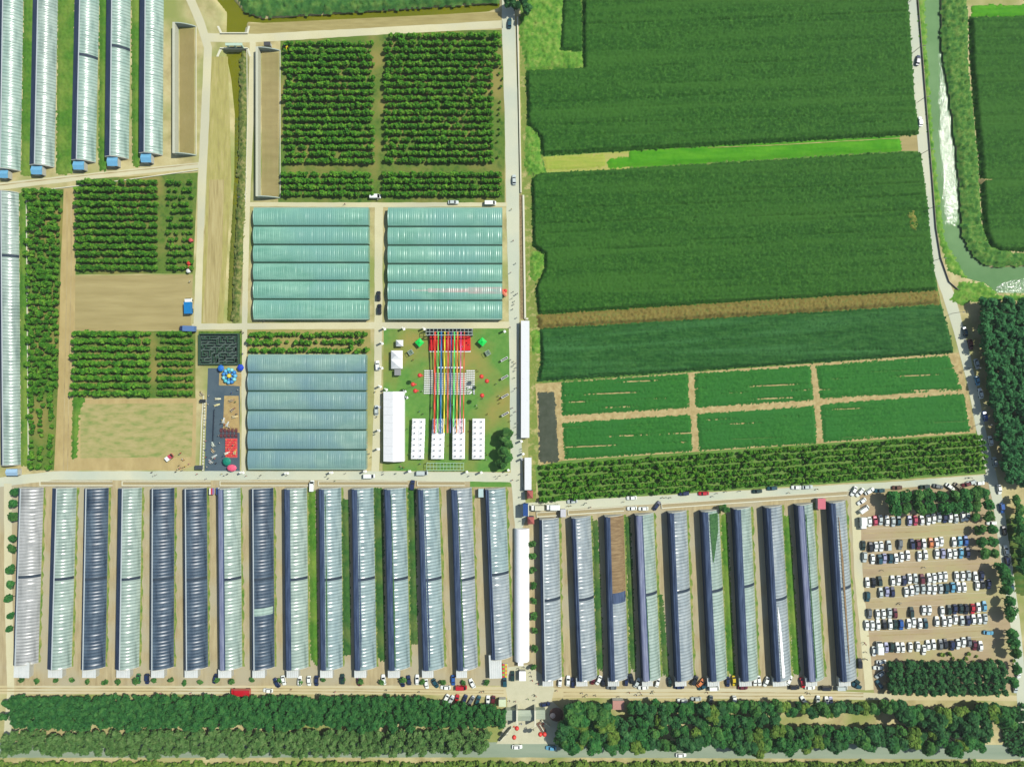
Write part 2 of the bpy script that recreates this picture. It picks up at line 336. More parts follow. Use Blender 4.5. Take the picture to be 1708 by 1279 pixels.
sheet("revetment", [(414, 40), (835, 20), (838, 34), (600, 49), (430, 57), (414, 58)], .013, mat("revetment_slabs", [C(182, 168, 116), C(160, 146, 96)], .3, stretch=(.3, 2, 1)), "tan sloped slabs along the upper canal")
sheet("service_strip", [(866, 325), (871, 325), (873, 532), (868, 532)], .017, mat("brown_mulch", [C(120, 100, 76), C(170, 150, 112)], 1.2), "brown planting strip beside the centre road")
# green strips
GS = [([(41, -40), (58, -40), (54, 292), (36, 292)], "leftmost green strip between the tall upper greenhouses"),
      ([(98, -40), (124, -40), (121, 290), (95, 290)], "second green strip between the tall upper greenhouses"),
      ([(167, -40), (179, -40), (177, 284), (166, 284)], "third green strip between the tall upper greenhouses"),
      ([(220, -40), (233, -40), (232, 278), (222, 278)], "fourth green strip between the tall upper greenhouses"),
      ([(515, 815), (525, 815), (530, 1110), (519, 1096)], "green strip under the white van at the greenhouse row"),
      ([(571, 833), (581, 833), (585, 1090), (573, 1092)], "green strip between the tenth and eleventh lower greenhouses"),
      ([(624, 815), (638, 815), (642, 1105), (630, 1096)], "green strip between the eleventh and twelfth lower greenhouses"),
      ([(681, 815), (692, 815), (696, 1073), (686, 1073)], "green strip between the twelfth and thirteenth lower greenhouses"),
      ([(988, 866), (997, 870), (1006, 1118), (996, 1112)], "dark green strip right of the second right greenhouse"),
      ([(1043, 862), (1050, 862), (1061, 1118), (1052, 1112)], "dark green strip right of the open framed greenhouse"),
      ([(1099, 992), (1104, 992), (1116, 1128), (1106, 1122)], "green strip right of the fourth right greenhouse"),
      ([(1203, 858), (1211, 858), (1226, 1128), (1214, 1118)], "bright green strip right of the sixth right greenhouse"),
      ([(1306, 860), (1316, 860), (1334, 1126), (1324, 1120)], "green strip right of the eighth right greenhouse"),
      ([(33, 322), (44, 322), (48, 776), (36, 776)], "grid laid green bed beside the long left greenhouse")]
m_grassd = mat("dark_weeds", [C(44, 92, 40), C(72, 116, 50)], .6, alt=C(96, 118, 60), altscale=.1)  # darker green for some strips among the lower greenhouses
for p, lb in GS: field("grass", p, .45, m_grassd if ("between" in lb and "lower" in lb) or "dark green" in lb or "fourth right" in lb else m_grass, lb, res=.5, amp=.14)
field("weeds", [(870, -60), (940, -60), (938, 30), (934, 85), (970, 88), (972, 115), (880, 118), (868, 60)], .8, m_weed, "light green overgrown weeds left of the upper corn", res=.7, amp=.35, big=.12)
field("weeds", [(878, 212), (900, 212), (902, 262), (908, 288), (892, 300), (876, 280)], .7, m_weed, "weedy clump left of the bright green strip", res=.6, amp=.3)
field("weeds", [(886, 420), (910, 422), (908, 450), (892, 470), (884, 460)], .6, m_weed, "weed patch biting into the corn edge", res=.6, amp=.3)
field("weeds", [(887, 552), (905, 552), (900, 588), (888, 590)], .6, m_weed, "small weed patch below the brown strip", res=.6, amp=.3)
sheet("ploughed_strip", [(349, 300), (374, 300), (370, 440), (362, 540), (338, 538), (346, 420)], .019, mat("ploughed_brown", [C(158, 142, 96), C(186, 170, 120), C(200, 186, 138)], .5, stretch=(2.4, .12, 1)), "ploughed brown strip left of the ditch")
# roads
road("road", [(-60, 806, 16), (0, 804, 16), (40, 799, 15), (90, 793, 15), (400, 793, 15), (630, 793, 15), (858, 796, 16)], .04, m_conc, "pale cross road above the lower greenhouses")
road("road", [(846, -60, 18), (848, 38, 22), (853, 200, 22), (855, 330, 22), (857, 480, 18), (858, 640, 16), (862, 790, 20), (868, 860, 22), (862, 900, 2)], .045, m_conc, "concrete centre road running top to bottom")
road("road", [(874, 846, 15), (1100, 833, 14), (1290, 821, 13), (1500, 808, 11), (1650, 797, 13)], .05, m_conc, "pale road under the long right orchard")
road("road", [(1512, -60, 15), (1521, 0, 15), (1529, 80, 18), (1534, 160, 20), (1547, 320, 19), (1556, 400, 16), (1566, 450, 17), (1585, 501, 20), (1602, 562, 17), (1621, 640, 15), (1641, 740, 15), (1653, 790, 16), (1665, 840, 17), (1682, 960, 18), (1696, 1060, 16), (1704, 1160, 16), (1712, 1290, 16)], .055, m_conc, "grey road curving down the right side")
road("road", [(-60, 1150, 14), (0, 1150, 14), (430, 1150, 14), (700, 1150, 15), (850, 1154, 18), (1000, 1156, 15), (1300, 1156, 18), (1500, 1162, 10), (1700, 1164, 9)], .04, m_bot, "sandy road below both greenhouse rows")
road("road", [(-80, 1250, 26), (860, 1250, 25), (1780, 1254, 24)], .04, m_asph, "asphalt main road along the bottom")
road("road", [(13, 806, 13), (14, 980, 13), (18, 1150, 12), (10, 1250, 12)], .045, m_road, "pale lane at the far lower left")
road("road", [(290, -60, 14), (318, 0, 14), (335, 40, 14), (347, 80, 13), (342, 200, 14), (337, 300, 14), (334, 400, 11), (329, 545, 13)], .05, m_road, "cream lane curving down left of the ditch")
road("road", [(345, 63, 14), (410, 64, 15), (430, 64, 14), (640, 52, 12), (838, 41, 13)], .045, m_road, "cream road above the big orchard")
road("road", [(422, 70, 10), (418, 200, 10), (412, 340, 10), (408, 545, 9), (406, 790, 7)], .05, m_road, "cream lane left of the glazed halls")
road("road", [(320, 545, 10), (620, 543, 11), (850, 542, 11)], .055, m_road, "cream lane under the green halls")
road("road", [(412, 341, 7), (640, 342, 8), (846, 341, 6)], .055, m_road, "cream lane under the big orchard")
road("road", [(632, 343, 14), (631, 540, 13), (630, 660, 12), (626, 786, 13)], .06, m_road, "cream lane between the glazed halls")
road("road", [(-60, 318, 13), (0, 311, 12), (160, 293, 10), (332, 276, 9)], .045, m_road, "slanting cream lane below the tall greenhouses")
road("road", [(1426, 822, 15), (1432, 960, 14), (1442, 1060, 14), (1450, 1150, 14)], .06, m_road, "pale lane left of the car park")
road("road", [(1678, 852, 12), (1800, 846, 16)], .06, m_dirt, "dirt turning right of the curved road")
sheet("plaza", [(848, 1112), (880, 1108), (912, 1130), (925, 1148), (920, 1168), (934, 1180), (925, 1240), (828, 1240), (846, 1200), (846, 1160), (842, 1140)], .065, mat("plaza_paving", [C(202, 198, 172), C(216, 210, 186)], .2), "pale paved forecourt at the main gate")

rut = mat("rut_soil", [C(160, 140, 102), C(188, 168, 126)], .3, alt=C(196, 178, 138), altscale=.06)
for pts, lb in (([(112, 320), (112, 450), (108, 640), (106, 784)], "left wheel rut on the tan dirt track"), ([(119, 320), (119, 450), (115, 640), (113, 784)], "right wheel rut on the tan dirt track"),
    ([(0, 1147), (300, 1147), (600, 1148), (840, 1151)], "upper wheel rut on the sandy road"), ([(0, 1152), (300, 1152), (600, 1153), (840, 1156)], "lower wheel rut on the sandy road"),
    ([(940, 1154), (1200, 1154), (1440, 1156)], "upper wheel rut on the sandy road's right part"), ([(940, 1160), (1200, 1160), (1440, 1161)], "lower wheel rut on the sandy road's right part"),
    ([(1440, 889), (1550, 886), (1640, 880)], "wheel rut in the first car park lane"), ([(1440, 947), (1550, 944), (1660, 938)], "wheel rut in the second car park lane"), ([(1442, 1004), (1560, 1000), (1660, 994)], "wheel rut in the third car park lane"), ([(1446, 1060), (1560, 1056), (1660, 1050)], "wheel rut in the fourth car park lane"),
    ([(0, 309), (160, 291), (330, 274)], "wheel rut on the slanting cream lane")):
    road("wheel_rut", [(x, y, 1.5) for x, y in pts], .07, rut, lb)
# ------------------------------------------------------------------ crops
a1 = math.atan2(30, 630) * .9
field("corn_field", [(972, -70), (1508, -70), (1518, 60), (1524, 160), (1532, 224), (903, 259), (902, 232), (880, 208), (878, 119), (973, 114)], 2.0, m_corn, "dark green upper corn field", "corn field", res=.5, amp=.17, row=6, rowamp=.25, ang=a1)
field("corn_field", [(942, -60), (968, -60), (969, 84), (935, 84)], 1.6, m_corn, "narrow corn plot left of the upper field", "corn field", res=.6, amp=.2)
field("crop_strip", [(1050, 253), (1500, 228), (1502, 251), (1020, 280), (1014, 278), (1016, 266), (1048, 264)], .5, m_bright, "bright green crop strip between the corn fields", "crop strip", res=.6, amp=.07, ang=a1)
field("crop_strip", [(907, 264), (1008, 258), (1010, 278), (912, 284)], .25, mat("pale_crop", [C(150, 172, 66), C(176, 178, 86)], .4, stretch=(.2, 2, 1)), "pale yellowish crop at the strip's left end", "crop strip", res=.6, amp=.05, ang=a1)
field("corn_field", [(895, 290), (1020, 284), (1500, 255), (1535, 256), (1545, 330), (1556, 440), (1561, 484), (1300, 498), (898, 524), (893, 480), (908, 448), (908, 424), (889, 410), (887, 300)], 2.0, m_corn, "dark green middle corn field", "corn field", res=.5, amp=.17, row=5, rowamp=.25, ang=a1)
field("corn_strip", [(897, 526), (1300, 500), (1562, 486), (1568, 506), (1300, 523), (898, 547)], 1.7, m_straw, "ripe brown corn strip", "corn strip", res=.6, amp=.3, ang=a1)
field("corn_field", [(900, 549), (1300, 525), (1569, 509), (1580, 548), (1590, 588), (1300, 608), (930, 633), (897, 635), (903, 600)], 1.9, m_corn2, "bluish green lower corn field", "corn field", res=.5, amp=.16, row=5.0, rowamp=.25, ang=a1)
PL = [([(937, 638), (1147, 624), (1149, 679), (938, 692)], "upper left"), ([(1159, 624), (1351, 611), (1356, 666), (1161, 679)], "upper middle"), ([(1363, 610), (1582, 594), (1604, 649), (1368, 664)], "upper right"),
      ([(939, 706), (1151, 692), (1154, 751), (943, 765)], "lower left"), ([(1163, 691), (1358, 678), (1362, 738), (1167, 750)], "lower middle"), ([(1369, 675), (1607, 657), (1617, 718), (1374, 736)], "lower right")]
for p, n_ in PL: field("crop_plot", p, .6, m_veg, "dense green %s crop plot framed by soil paths" % n_, "crop plot", res=.45, amp=.1, row=1.6, rowamp=.08, ang=a1 * 1.0, gap=3.6)
field("crop_plot", [(898, 656), (924, 655), (931, 768), (901, 771)], .15, m_net, "small dark mulched plot at the left end", "crop plot", res=.6, amp=.03, row=6, rowamp=.05)
field("corn_field", [(1616, 30), (1760, 28), (1760, 419), (1665, 418), (1650, 408), (1640, 380), (1634, 280), (1618, 100)], 2.0, m_corn, "corn field right of the river", "corn field", res=.55, amp=.13, row=6, rowamp=.2)
field("grass", [(1622, 10), (1760, 12), (1760, 27), (1622, 27)], .4, m_bright, "bright grass above the riverside corn field", res=.6, amp=.1)
field("grass", [(1678, 868), (1790, 866), (1790, 990), (1696, 990)], .5, mat("striped_field", [C(60, 110, 40), C(110, 120, 60)], .3, stretch=(.2, 2, 1)), "striped low field at the right edge", res=.7, amp=.15, row=3, rowamp=.2)
road("footpath", [(1180, 247, .8), (1290, 243, .9), (1500, 231, 1)], .56, m_sandrow, "thin pale line along the bright crop strip")
field("dry_patch", [(1506, 352), (1524, 350), (1530, 372), (1526, 392), (1512, 384)], 1.9, mat("thin_corn", [C(60, 104, 34), C(130, 140, 62), C(150, 132, 72)], .5), "dry yellowish patch at the corn's right edge", res=.6, amp=.4, z0=.25)
field("dry_patch", [(1634, 297), (1668, 300), (1656, 306), (1634, 306)], 1.9, m_fallow, "bare tan wedge at the riverside corn's left edge", res=.6, amp=.1, z0=.3)
# river and ditch banks
field("bank_grass", [(1529, -40), (1541, -40), (1544, 80), (1550, 160), (1556, 240), (1564, 320), (1575, 400), (1594, 436), (1612, 464), (1582, 452), (1562, 380), (1556, 320), (1547, 200), (1540, 100), (1533, 60)], .4, m_weed, "light green bank left of the river", res=.6, amp=.2, z0=-.1)
field("bank_plants", [(1571, -40), (1612, -40), (1614, 100), (1632, 280), (1636, 370), (1650, 410), (1700, 424), (1790, 424), (1790, 440), (1650, 443), (1626, 426), (1607, 392), (1603, 320), (1596, 240), (1586, 160), (1573, 80)], .9, m_bank, "dense bushy bank right of the river", res=.75, amp=.5, z0=-.1)
field("bank_plants", [(1585, 500), (1600, 470), (1640, 474), (1664, 492), (1790, 494), (1790, 500), (1615, 502), (1605, 510)], .7, m_weed, "scrub on the lower river bend", res=.7, amp=.4, z0=-.1)
field("bank_plants", [(403, 86), (412, 88), (412, 300), (406, 430), (398, 536), (388, 536), (394, 400), (398, 300), (400, 190)], .9, mat("dry_bank_bushes", [C(66, 96, 44), C(110, 124, 60), C(160, 152, 100)], .6), "green bushes along the ditch's right bank", res=.7, amp=.4, z0=-.3)
field("bank_plants", [(388, 190), (399, 190), (396, 300), (388, 430), (384, 534), (376, 534), (382, 400), (388, 300)], .5, mat("ditch_reeds", [C(92, 108, 32), C(120, 122, 48)], .5), "olive reeds filling the ditch bottom", res=.7, amp=.3, z0=-1.6)
field("bank_plants", [(400, -60), (700, -60), (832, -60), (832, 4), (815, 4), (620, 16), (480, 25), (436, 27), (408, 16), (398, 0)], 1.3, mat("canal_scrub", [C(40, 92, 44), C(66, 116, 52), C(104, 140, 66)], .25), "dense green scrub above the canal", res=.8, amp=.5, big=.1)
field("grass", [(440, -50), (520, -50), (515, 0), (435, 4)], 1.9, m_bright, "small bright plot above the canal scrub", res=.7, amp=.2)
# ------------------------------------------------------------------ greenhouses
def film(name, a, b, rough=.3, spec=.5):
    m = mat(name, [C(*a), C(*b)], .35, rough, spec, stretch=(1.2, .35, 1), detail=5, local=True, alt=C(*[v - 22 for v in a]), altscale=.5, altst=(.5, .12, 1), altramp=(.5, .72))
    t = m.node_tree; p = t.nodes["Principled BSDF"]   # the hoops show through the film as faint darker lines
    src = p.inputs["Base Color"].links[0].from_socket; tc = t.nodes.new("ShaderNodeTexCoord"); wv = t.nodes.new("ShaderNodeTexWave"); wv.bands_direction = 'Y'; wv.inputs["Scale"].default_value = .2166; wv.inputs["Distortion"].default_value = .6; wv.inputs["Detail"].default_value = 1
    mr = t.nodes.new("ShaderNodeMapRange"); mr.inputs[1].default_value = .0; mr.inputs[2].default_value = .55; mr.inputs[3].default_value = .7; mr.inputs[4].default_value = 1.04
    hs = t.nodes.new("ShaderNodeHueSaturation"); t.links.new(tc.outputs["Object"], wv.inputs[0]); t.links.new(wv.outputs["Fac"], mr.inputs[0]); t.links.new(mr.outputs[0], hs.inputs["Value"]); t.links.new(src, hs.inputs["Color"]); t.links.new(hs.outputs[0], p.inputs["Base Color"])
    return m
f_grey = film("grey_film", (160, 162, 166), (186, 186, 192))
f_cyan = film("cyan_film", (146, 166, 162), (180, 196, 192), .24)
f_pale = film("pale_film", (146, 174, 168), (178, 198, 192), .26)
f_blue = film("blue_film", (136, 158, 166), (170, 188, 194), .22)
f_bgrey = film("blue_grey_film", (144, 156, 168), (178, 186, 194), .27)
f_navy = film("navy_net", (56, 74, 96), (88, 106, 126), .34, .4)
f_brown = mat("bare_beds", [C(120, 96, 70), C(160, 136, 104)], .6, .8, .2, stretch=(.2, 2.5, 1), local=True)
f_crop = mat("plants_inside", [C(34, 78, 44), C(80, 124, 74)], 1.2, .8, .2)
q_dark = mat("dark_quilt_fabric", [C(34, 50, 78), C(52, 70, 98)], .4, .8, .3, stretch=(2, .3, 1), local=True)
f_mulch = film("mulch_film_beds", (104, 128, 104), (150, 150, 120), .4)
f_teal = mat("teal_film", [C(112, 168, 152), C(144, 194, 178)], .25, .34, .5, stretch=(.3, 1, 1), alt=C(124, 176, 168), altscale=.05)
f_steel = mat("steel_blue_film", [C(122, 160, 156), C(150, 182, 176)], .25, .34, .5, stretch=(.3, 1, 1), alt=C(120, 156, 166), altscale=.04)
f_pink = mat("pink_tinted_film", [C(190, 160, 160), C(150, 184, 176)], .3, .34, .5, stretch=(.3, 1, 1))
q_navy = mat("quilt_fabric", [C(44, 62, 96), C(80, 98, 134)], .4, .8, .3, stretch=(2, .3, 1), local=True)
q_lilac = mat("pale_quilt_fabric", [C(150, 156, 186), C(112, 118, 158)], .4, .8, .3, stretch=(2, .3, 1), local=True)
m_ridge = plain("ridge_concrete", (196, 204, 214), .8)
m_hut = mat("hut_roof", [C(214, 218, 222), C(232, 232, 236)], .4, .6, .3, local=True, rnd=.05)
m_hutblue = plain("blue_tin_roof", (120, 186, 232), .45, .4)
m_darkgap = plain("dark_cover_strip", (44, 60, 78), .7)
m_skirt = plain("green_netting", (110, 140, 110), .8)
def corr(prof, L, per, amp, y0=0.0, sub=4, along='y', wave=0.05, seed=0):
    # sheet over hoops: the film sags a little between neighbouring hoops
    prof = np.array(prof); n = len(prof); t = np.gradient(prof, axis=0); nn = np.stack([-t[:, 1], t[:, 0]], 1); nn /= np.linalg.norm(nn, axis=1)[:, None]
    k = max(2, int(L / per)) * sub; ys = np.linspace(0, L, k + 1); ph = np.pi * (ys / L) * (k / sub)
    rng = np.random.default_rng(seed); a = amp * (1 + .6 * rng.uniform(-1, 1, k // sub + 2))[np.minimum((np.arange(k + 1)) // sub, k // sub)]
    sag = -a * np.abs(np.sin(ph)); w = np.sin(np.linspace(0, np.pi, n)) ** .5
    P = prof[None] + nn[None] * (sag[:, None] * w[None])[..., None]
    lx = P[..., 0]; lz = P[..., 1]; Y = np.repeat(ys[:, None], n, 1) + y0
    v = np.stack([lx, Y, lz], -1) if along == 'y' else np.stack([Y, lx, lz], -1)
    idx = np.arange((k + 1) * n).reshape(k + 1, n)
    f = np.stack([idx[:-1, :-1], idx[:-1, 1:], idx[1:, 1:], idx[1:, :-1]], -1).reshape(-1, 4)
    if along == 'y': f = f[:, ::-1]
    return v.reshape(-1, 3), f[:, ::-1]
def arcprof(w, hr=4.1, n=11, xr=1.25):
    return [(xr + (w - xr) * i / (n - 1), max(.03, hr * math.cos(i / (n - 1) * math.pi / 2) ** .72)) for i in range(n)]
def greenhouse(i, xt, yt, xb, yb, label, fm=f_cyan, w=8.7, quilt=None, joint=.47, hut=None, hutmat=None, group=None, fm2=None, wallm=None, hr=4.1, hutc=None, skirt=False, xr=1.25):
    a = G(xb, yb); b = G(xt, yt); dx, dy = b[0] - a[0], b[1] - a[1]; L = math.hypot(dx, dy); rot = math.atan2(dy, dx) - math.pi / 2
    ox = a[0] - w * math.cos(rot); oy = a[1] - w * math.sin(rot)
    t = empty("greenhouse", (ox, oy, 0), rot); tag(t, label, "greenhouse", group)
    prof = arcprof(w, hr=hr, xr=xr); hw = hr - .75 - .2 * (xr - 1.25)
    wm = wallm or q_dark
    MB().box(0, .55, 0, L, 0, hw).obj("back_wall", wm, t)
    m = MB(); m.add([(.02, 0, hw + .01), (.02, L, hw + .01), (xr, L, hr), (xr, 0, hr), (.4, 0, hw - .1), (.4, L, hw - .1), (xr, L, hr - .3), (xr, 0, hr - .3)], [(0, 3, 2, 1), (4, 5, 6, 7), (0, 1, 5, 4), (0, 4, 7, 3), (1, 2, 6, 5)]); m.obj("back_roof", q_dark, t)
    if quilt is None: MB().box(xr - .1, xr + .35, 0, L, hr - .06, hr + .1).obj("ridge_cap", m_ridge, t)
    js = joint * L if joint else L
    segs = [(0, js - .5, fm2 or fm), (js + .5, L, fm)] if joint else [(0, L, fm)]
    for k, (s0, s1, mm) in enumerate(segs):
        v, f = corr(prof, s1 - s0, 1.45, .2, s0, seed=i * 3 + k); link("film_roof", npmesh("film", v, f, mm, True), t)
    if joint:
        m = MB(); pr = [(x, z + .06) for x, z in prof]; n = len(pr)
        m.add([(x, js - .62, z) for x, z in pr] + [(x, js + .62, z) for x, z in pr], [(j, j + 1, n + j + 1, n + j) for j in range(n - 1)]); m.obj("joint_strip", m_darkgap, t)
    if quilt:
        qw, qm = quilt; m = MB(); n = 7; pr = []
        for j in range(n):
            x = .3 + (qw) * j / (n - 1); z = (hw + (hr - hw) * x / xr) if x < xr else np.interp(x, [p[0] for p in prof], [p[1] for p in prof]); pr.append((x, float(z) + .18 + .1 * math.sin(j * 1.7)))
        ly = list(np.linspace(0.2, L - .2, 40)); rg = random.Random(i)
        vs = [(x + (rg.uniform(-.16, .16) if jj == n - 1 else 0), y, z) for y in ly for jj, (x, z) in enumerate(pr)]
        m.add(vs, [(r * n + c, r * n + c + 1, (r + 1) * n + c + 1, (r + 1) * n + c) for r in range(39) for c in range(n - 1)]); m.obj("roof_quilt", qm, t)
        rl = MB(); x, z = pr[-1]; rl.bar((x, .2, z), (x, L - .2, z), .42, None); rl.obj("quilt_roll", q_navy, t)
    for y, yy in ((0, -1), (L, 1)):
        m = MB(); pts = [(0, 0), (0, hw), (xr, hr)] + [(x, z) for x, z in prof[1:]] + [(w, 0)]
        c = len(pts); m.add([(x, y, z - .02) for x, z in pts] + [(x, y + yy * .25, z - .02) for x, z in pts], [tuple(range(c)), tuple(range(c, 2 * c))] + [(k, (k + 1) % c, c + (k + 1) % c, c + k) for k in range(c)]); m.obj("end_wall", wallm or m_wall, t)
    if skirt: MB().box(w + .02, w + .2, 0, L, 0, .35).obj("foot_kerb", m_whitec, t)
    if hut:
        hx0, hx1, hy0, hy1, hh = hut   # px, measured at its roof
        p0 = G(hx0, hy1, hh); p1 = G(hx1, hy0, hh); m = MB(); cw = p1[0] - p0[0]; ch = p1[1] - p0[1]
        inv = Matrix.Rotation(-rot, 2); c = inv @ Vector(((p0[0] + p1[0]) / 2 - ox, (p0[1] + p1[1]) / 2 - oy))
        m.box(c.x - cw / 2 + .12, c.x + cw / 2 - .12, c.y - ch / 2 + .12, c.y + ch / 2 - .1, 0, hh - .15); h_ = m.obj("entrance_room", m_wall, t)
        m = MB()
        if hutc == 'gable':
            x0, x1, y0, y1 = c.x - cw / 2, c.x + cw / 2, c.y - ch / 2, c.y + ch / 2
            m.add([(x0, y0, hh - .14), (x1, y0, hh - .14), (x1, y1, hh - .14), (x0, y1, hh - .14), (x0, c.y, hh + .6), (x1, c.y, hh + .6)], [(0, 1, 5, 4), (2, 3, 4, 5), (0, 4, 3), (1, 2, 5), (0, 3, 2, 1)])
        else:
            n_ = 6
            for k in range(n_):
                x0 = c.x - cw / 2 + cw * k / n_; m.box(x0, x0 + cw / n_ - .06, c.y - ch / 2, c.y + ch / 2, hh - .14, hh + .02 + .05 * (k % 2))
        m.obj("room_roof", hutmat or m_hut, h_)
        MB().box(c.x + cw * .1, c.x + cw * .1 + .9, c.y - ch / 2 - .02, c.y - ch / 2 + .13, 0, 2.0).obj("door", plain("dark_door", (90, 80, 70)), h_)
    HOUSES[i] = (t, prof, L)
    if i >= 40:
        rg = random.Random(i); n = 40; ys = [L * k / n for k in range(n + 1)]; cr_, sr_ = math.cos(rot), math.sin(rot)
        vs = []
        for y in ys:
            for x in (w + .1, w + .5 + rg.random() * .9): vs.append((ox + x * cr_ - y * sr_, oy + x * sr_ + y * cr_, .03))
        q = MB(); q.add(vs, [(2 * k, 2 * k + 1, 2 * k + 3, 2 * k + 2) for k in range(n)]); tag(q.obj("weeds", m_scrub), "thin weedy strip at the foot of the %s lower %s greenhouse" % (od(i - 39 if i < 70 else i - 69), "left" if i < 70 else "right"), kind="stuff")
    return t
def patch(i, rows, m, name):
    # a torn, opened or doubled area of the film: rows of (share of the length, x left, x right)
    t, prof, L = HOUSES[i]; px = [p[0] for p in prof]; pz = [p[1] for p in prof]; vs = []; n = 9; K = 14 * (len(rows) - 1)
    for k in range(K + 1):
        u = k / K * (len(rows) - 1); j = min(int(u), len(rows) - 2); f = u - j; a, b = rows[j], rows[j + 1]
        s_, xa, xb = [a[q] + (b[q] - a[q]) * f for q in range(3)]; w_ = random.uniform(-.12, .12)
        for c in range(n): x = xa + (xb - xa + w_) * c / (n - 1); vs.append((x, s_ * L, float(np.interp(x, px, pz)) + .13))
    q = MB(); q.add(vs, [(r * n + c, r * n + c + 1, (r + 1) * n + c + 1, (r + 1) * n + c) for r in range(K) for c in range(n - 1)]); q.obj(name, m, t)
HOUSES = {}
# the five tall ones, upper left
GA = "tall film greenhouses in the upper left corner"
top5 = [((40, -70), (34.5, 285), "leftmost tall pale greenhouse with blue roofed hut", f_pale, (0, 13, 284, 297, 3)),
        ((98, -70), (91, 279), "second tall pale greenhouse from the left edge", f_cyan, (52, 70, 277, 291, 3)),
        ((167, -70), (160, 271), "third tall greenhouse with a dark seam near the top", f_pale, (122, 140, 269, 283, 3)),
        ((219, -70), (215, 265), "fourth tall greenhouse with a dark seam near the top", f_pale, (179, 196, 261, 277, 3)),
        ((273.5, -70), (271.5, 259), "rightmost of the five tall pale greenhouses", f_pale, (235, 252, 256, 271, 3))]
for i, (a, b, lb, fm, hut) in enumerate(top5):
    greenhouse(i, a[0], a[1], b[0], b[1], lb, fm, w=9.0, joint={2: .505, 3: .54}.get(i), hut=hut, hutmat=m_hutblue, group=GA, hr=4.4, hutc='gable', xr=2.9)
# the open one beside them
def open_house(xl, xr, yt, yb, label, back=1.1, soil=None, hp=3.6):
    p0 = G(xl, yb); p1 = G(xr, yt); L = p1[1] - p0[1]; w = p1[0] - p0[0]
    t = empty("unroofed_greenhouse", (p0[0], p0[1], 0)); tag(t, label, "greenhouse")
    MB().box(0, back, 0, L, 0, hp).obj("back_wall", plain("weathered_wall", (206, 206, 190), .8), t)
    for y, s in ((0, -1), (L - .4, 1)):
        pts = [(back, 0), (back, hp)] + [(back + (w - back) * k / 6, hp * math.cos(k / 6 * math.pi / 2) ** .8 + .02) for k in range(1, 7)]
        c = len(pts); m = MB(); m.add([(x, y, z) for x, z in pts] + [(x, y + .4, z) for x, z in pts], [tuple(range(c)), tuple(range(c, 2 * c))] + [(k, (k + 1) % c, c + (k + 1) % c, c + k) for k in range(c)]); m.obj("end_wall", plain("grey_block_wall", (170, 182, 176), .8), t)
    MB().box(w - .25, w, .4, L - .4, 0, .4).obj("foot_kerb", m_whitec, t)
    m = MB(); k = 0
    n = int((w - back - 1) / .55)
    for k in range(n): x = back + .6 + k * .55; m.box(x, x + .3, 1, L - 1.2, 0, .26)
    m.obj("planting_bed", soil or plain("olive_bed_soil", (166, 150, 98), .9), t); return t
open_house(294, 328, 44, 260, "unroofed greenhouse with white walls around bare soil beds")
open_house(431, 468, 84, 331, "long unroofed greenhouse left of the big orchard", soil=m_fallow, hp=3.4)
# the long one at the left edge
greenhouse(30, 31.5, 322, 35, 774, "very long narrow greenhouse down the left edge", f_cyan, w=7.0, joint=.765, hut=(10, 29, 782, 793, 3), hutmat=plain("pale_blue_tin", (170, 204, 240), .5), hr=3.8, hutc='gable', xr=1.6)
# lower left row
RT = [73, 128, 181.5, 237, 291, 345, 401, 456, 512, 569, 623, 677, 732, 787, 843]
RB = [64, 119.5, 176, 232, 290, 347, 404, 458, 514.5, 572, 628, 684, 741, 797, 854]
FM = [f_grey, f_cyan, f_navy, f_cyan, f_navy, f_navy, f_cyan, f_navy, f_cyan, f_blue, f_blue, f_blue, f_blue, f_bgrey, f_blue]
DESC = ["grey film", "cyan film", "navy net", "pale cyan film", "navy net", "navy net", "pale cyan film", "navy net with a white gap", "bright ribbed film", "ribbed film", "ribbed film", "ribbed film", "ribbed film", "ribbed film", "wide ribbed film"]
GL = "greenhouses of the lower left row"
for i in range(15):
    yb = 1104 if i == 0 else (1093 if i == 14 else 1111)
    hx = [(23, 49), (80, 104), (137, 160), (194, 217), (252, 274), (308, 330), (364, 386), (421, 442), (478, 498), (534, 555), (591, 611), (647, 667), (704, 723), (761, 779), (816, 837)][i]
    hy = (1104, 1130) if i == 0 else ((1092, 1131) if i == 14 else (1116, 1130))
    q = None
    if i >= 8: q = ((2.3, 2.0, 2.2, 2.4, 2.1, 2.3, 1.2)[i - 8], q_navy)
    if i == 6: q = (2.4, q_lilac)
    greenhouse(40 + i, RT[i], 813, RB[i], yb, "%s greenhouse in the lower left row, roofed in %s" % (od(i + 1), DESC[i]), FM[i], w=8.7 if i < 8 else 9.1, quilt=q, joint=.5, hut=(hx[0], hx[1], hy[0], hy[1], 3.0), group=GL, fm2=f_bgrey if i == 14 else None, hr=4.5, xr=[1.3, 2.5, 1.1, 2.3, 1.0, 1.0, 1.4, 1.0][i] if i < 8 else 1.5)
    gh_last = None
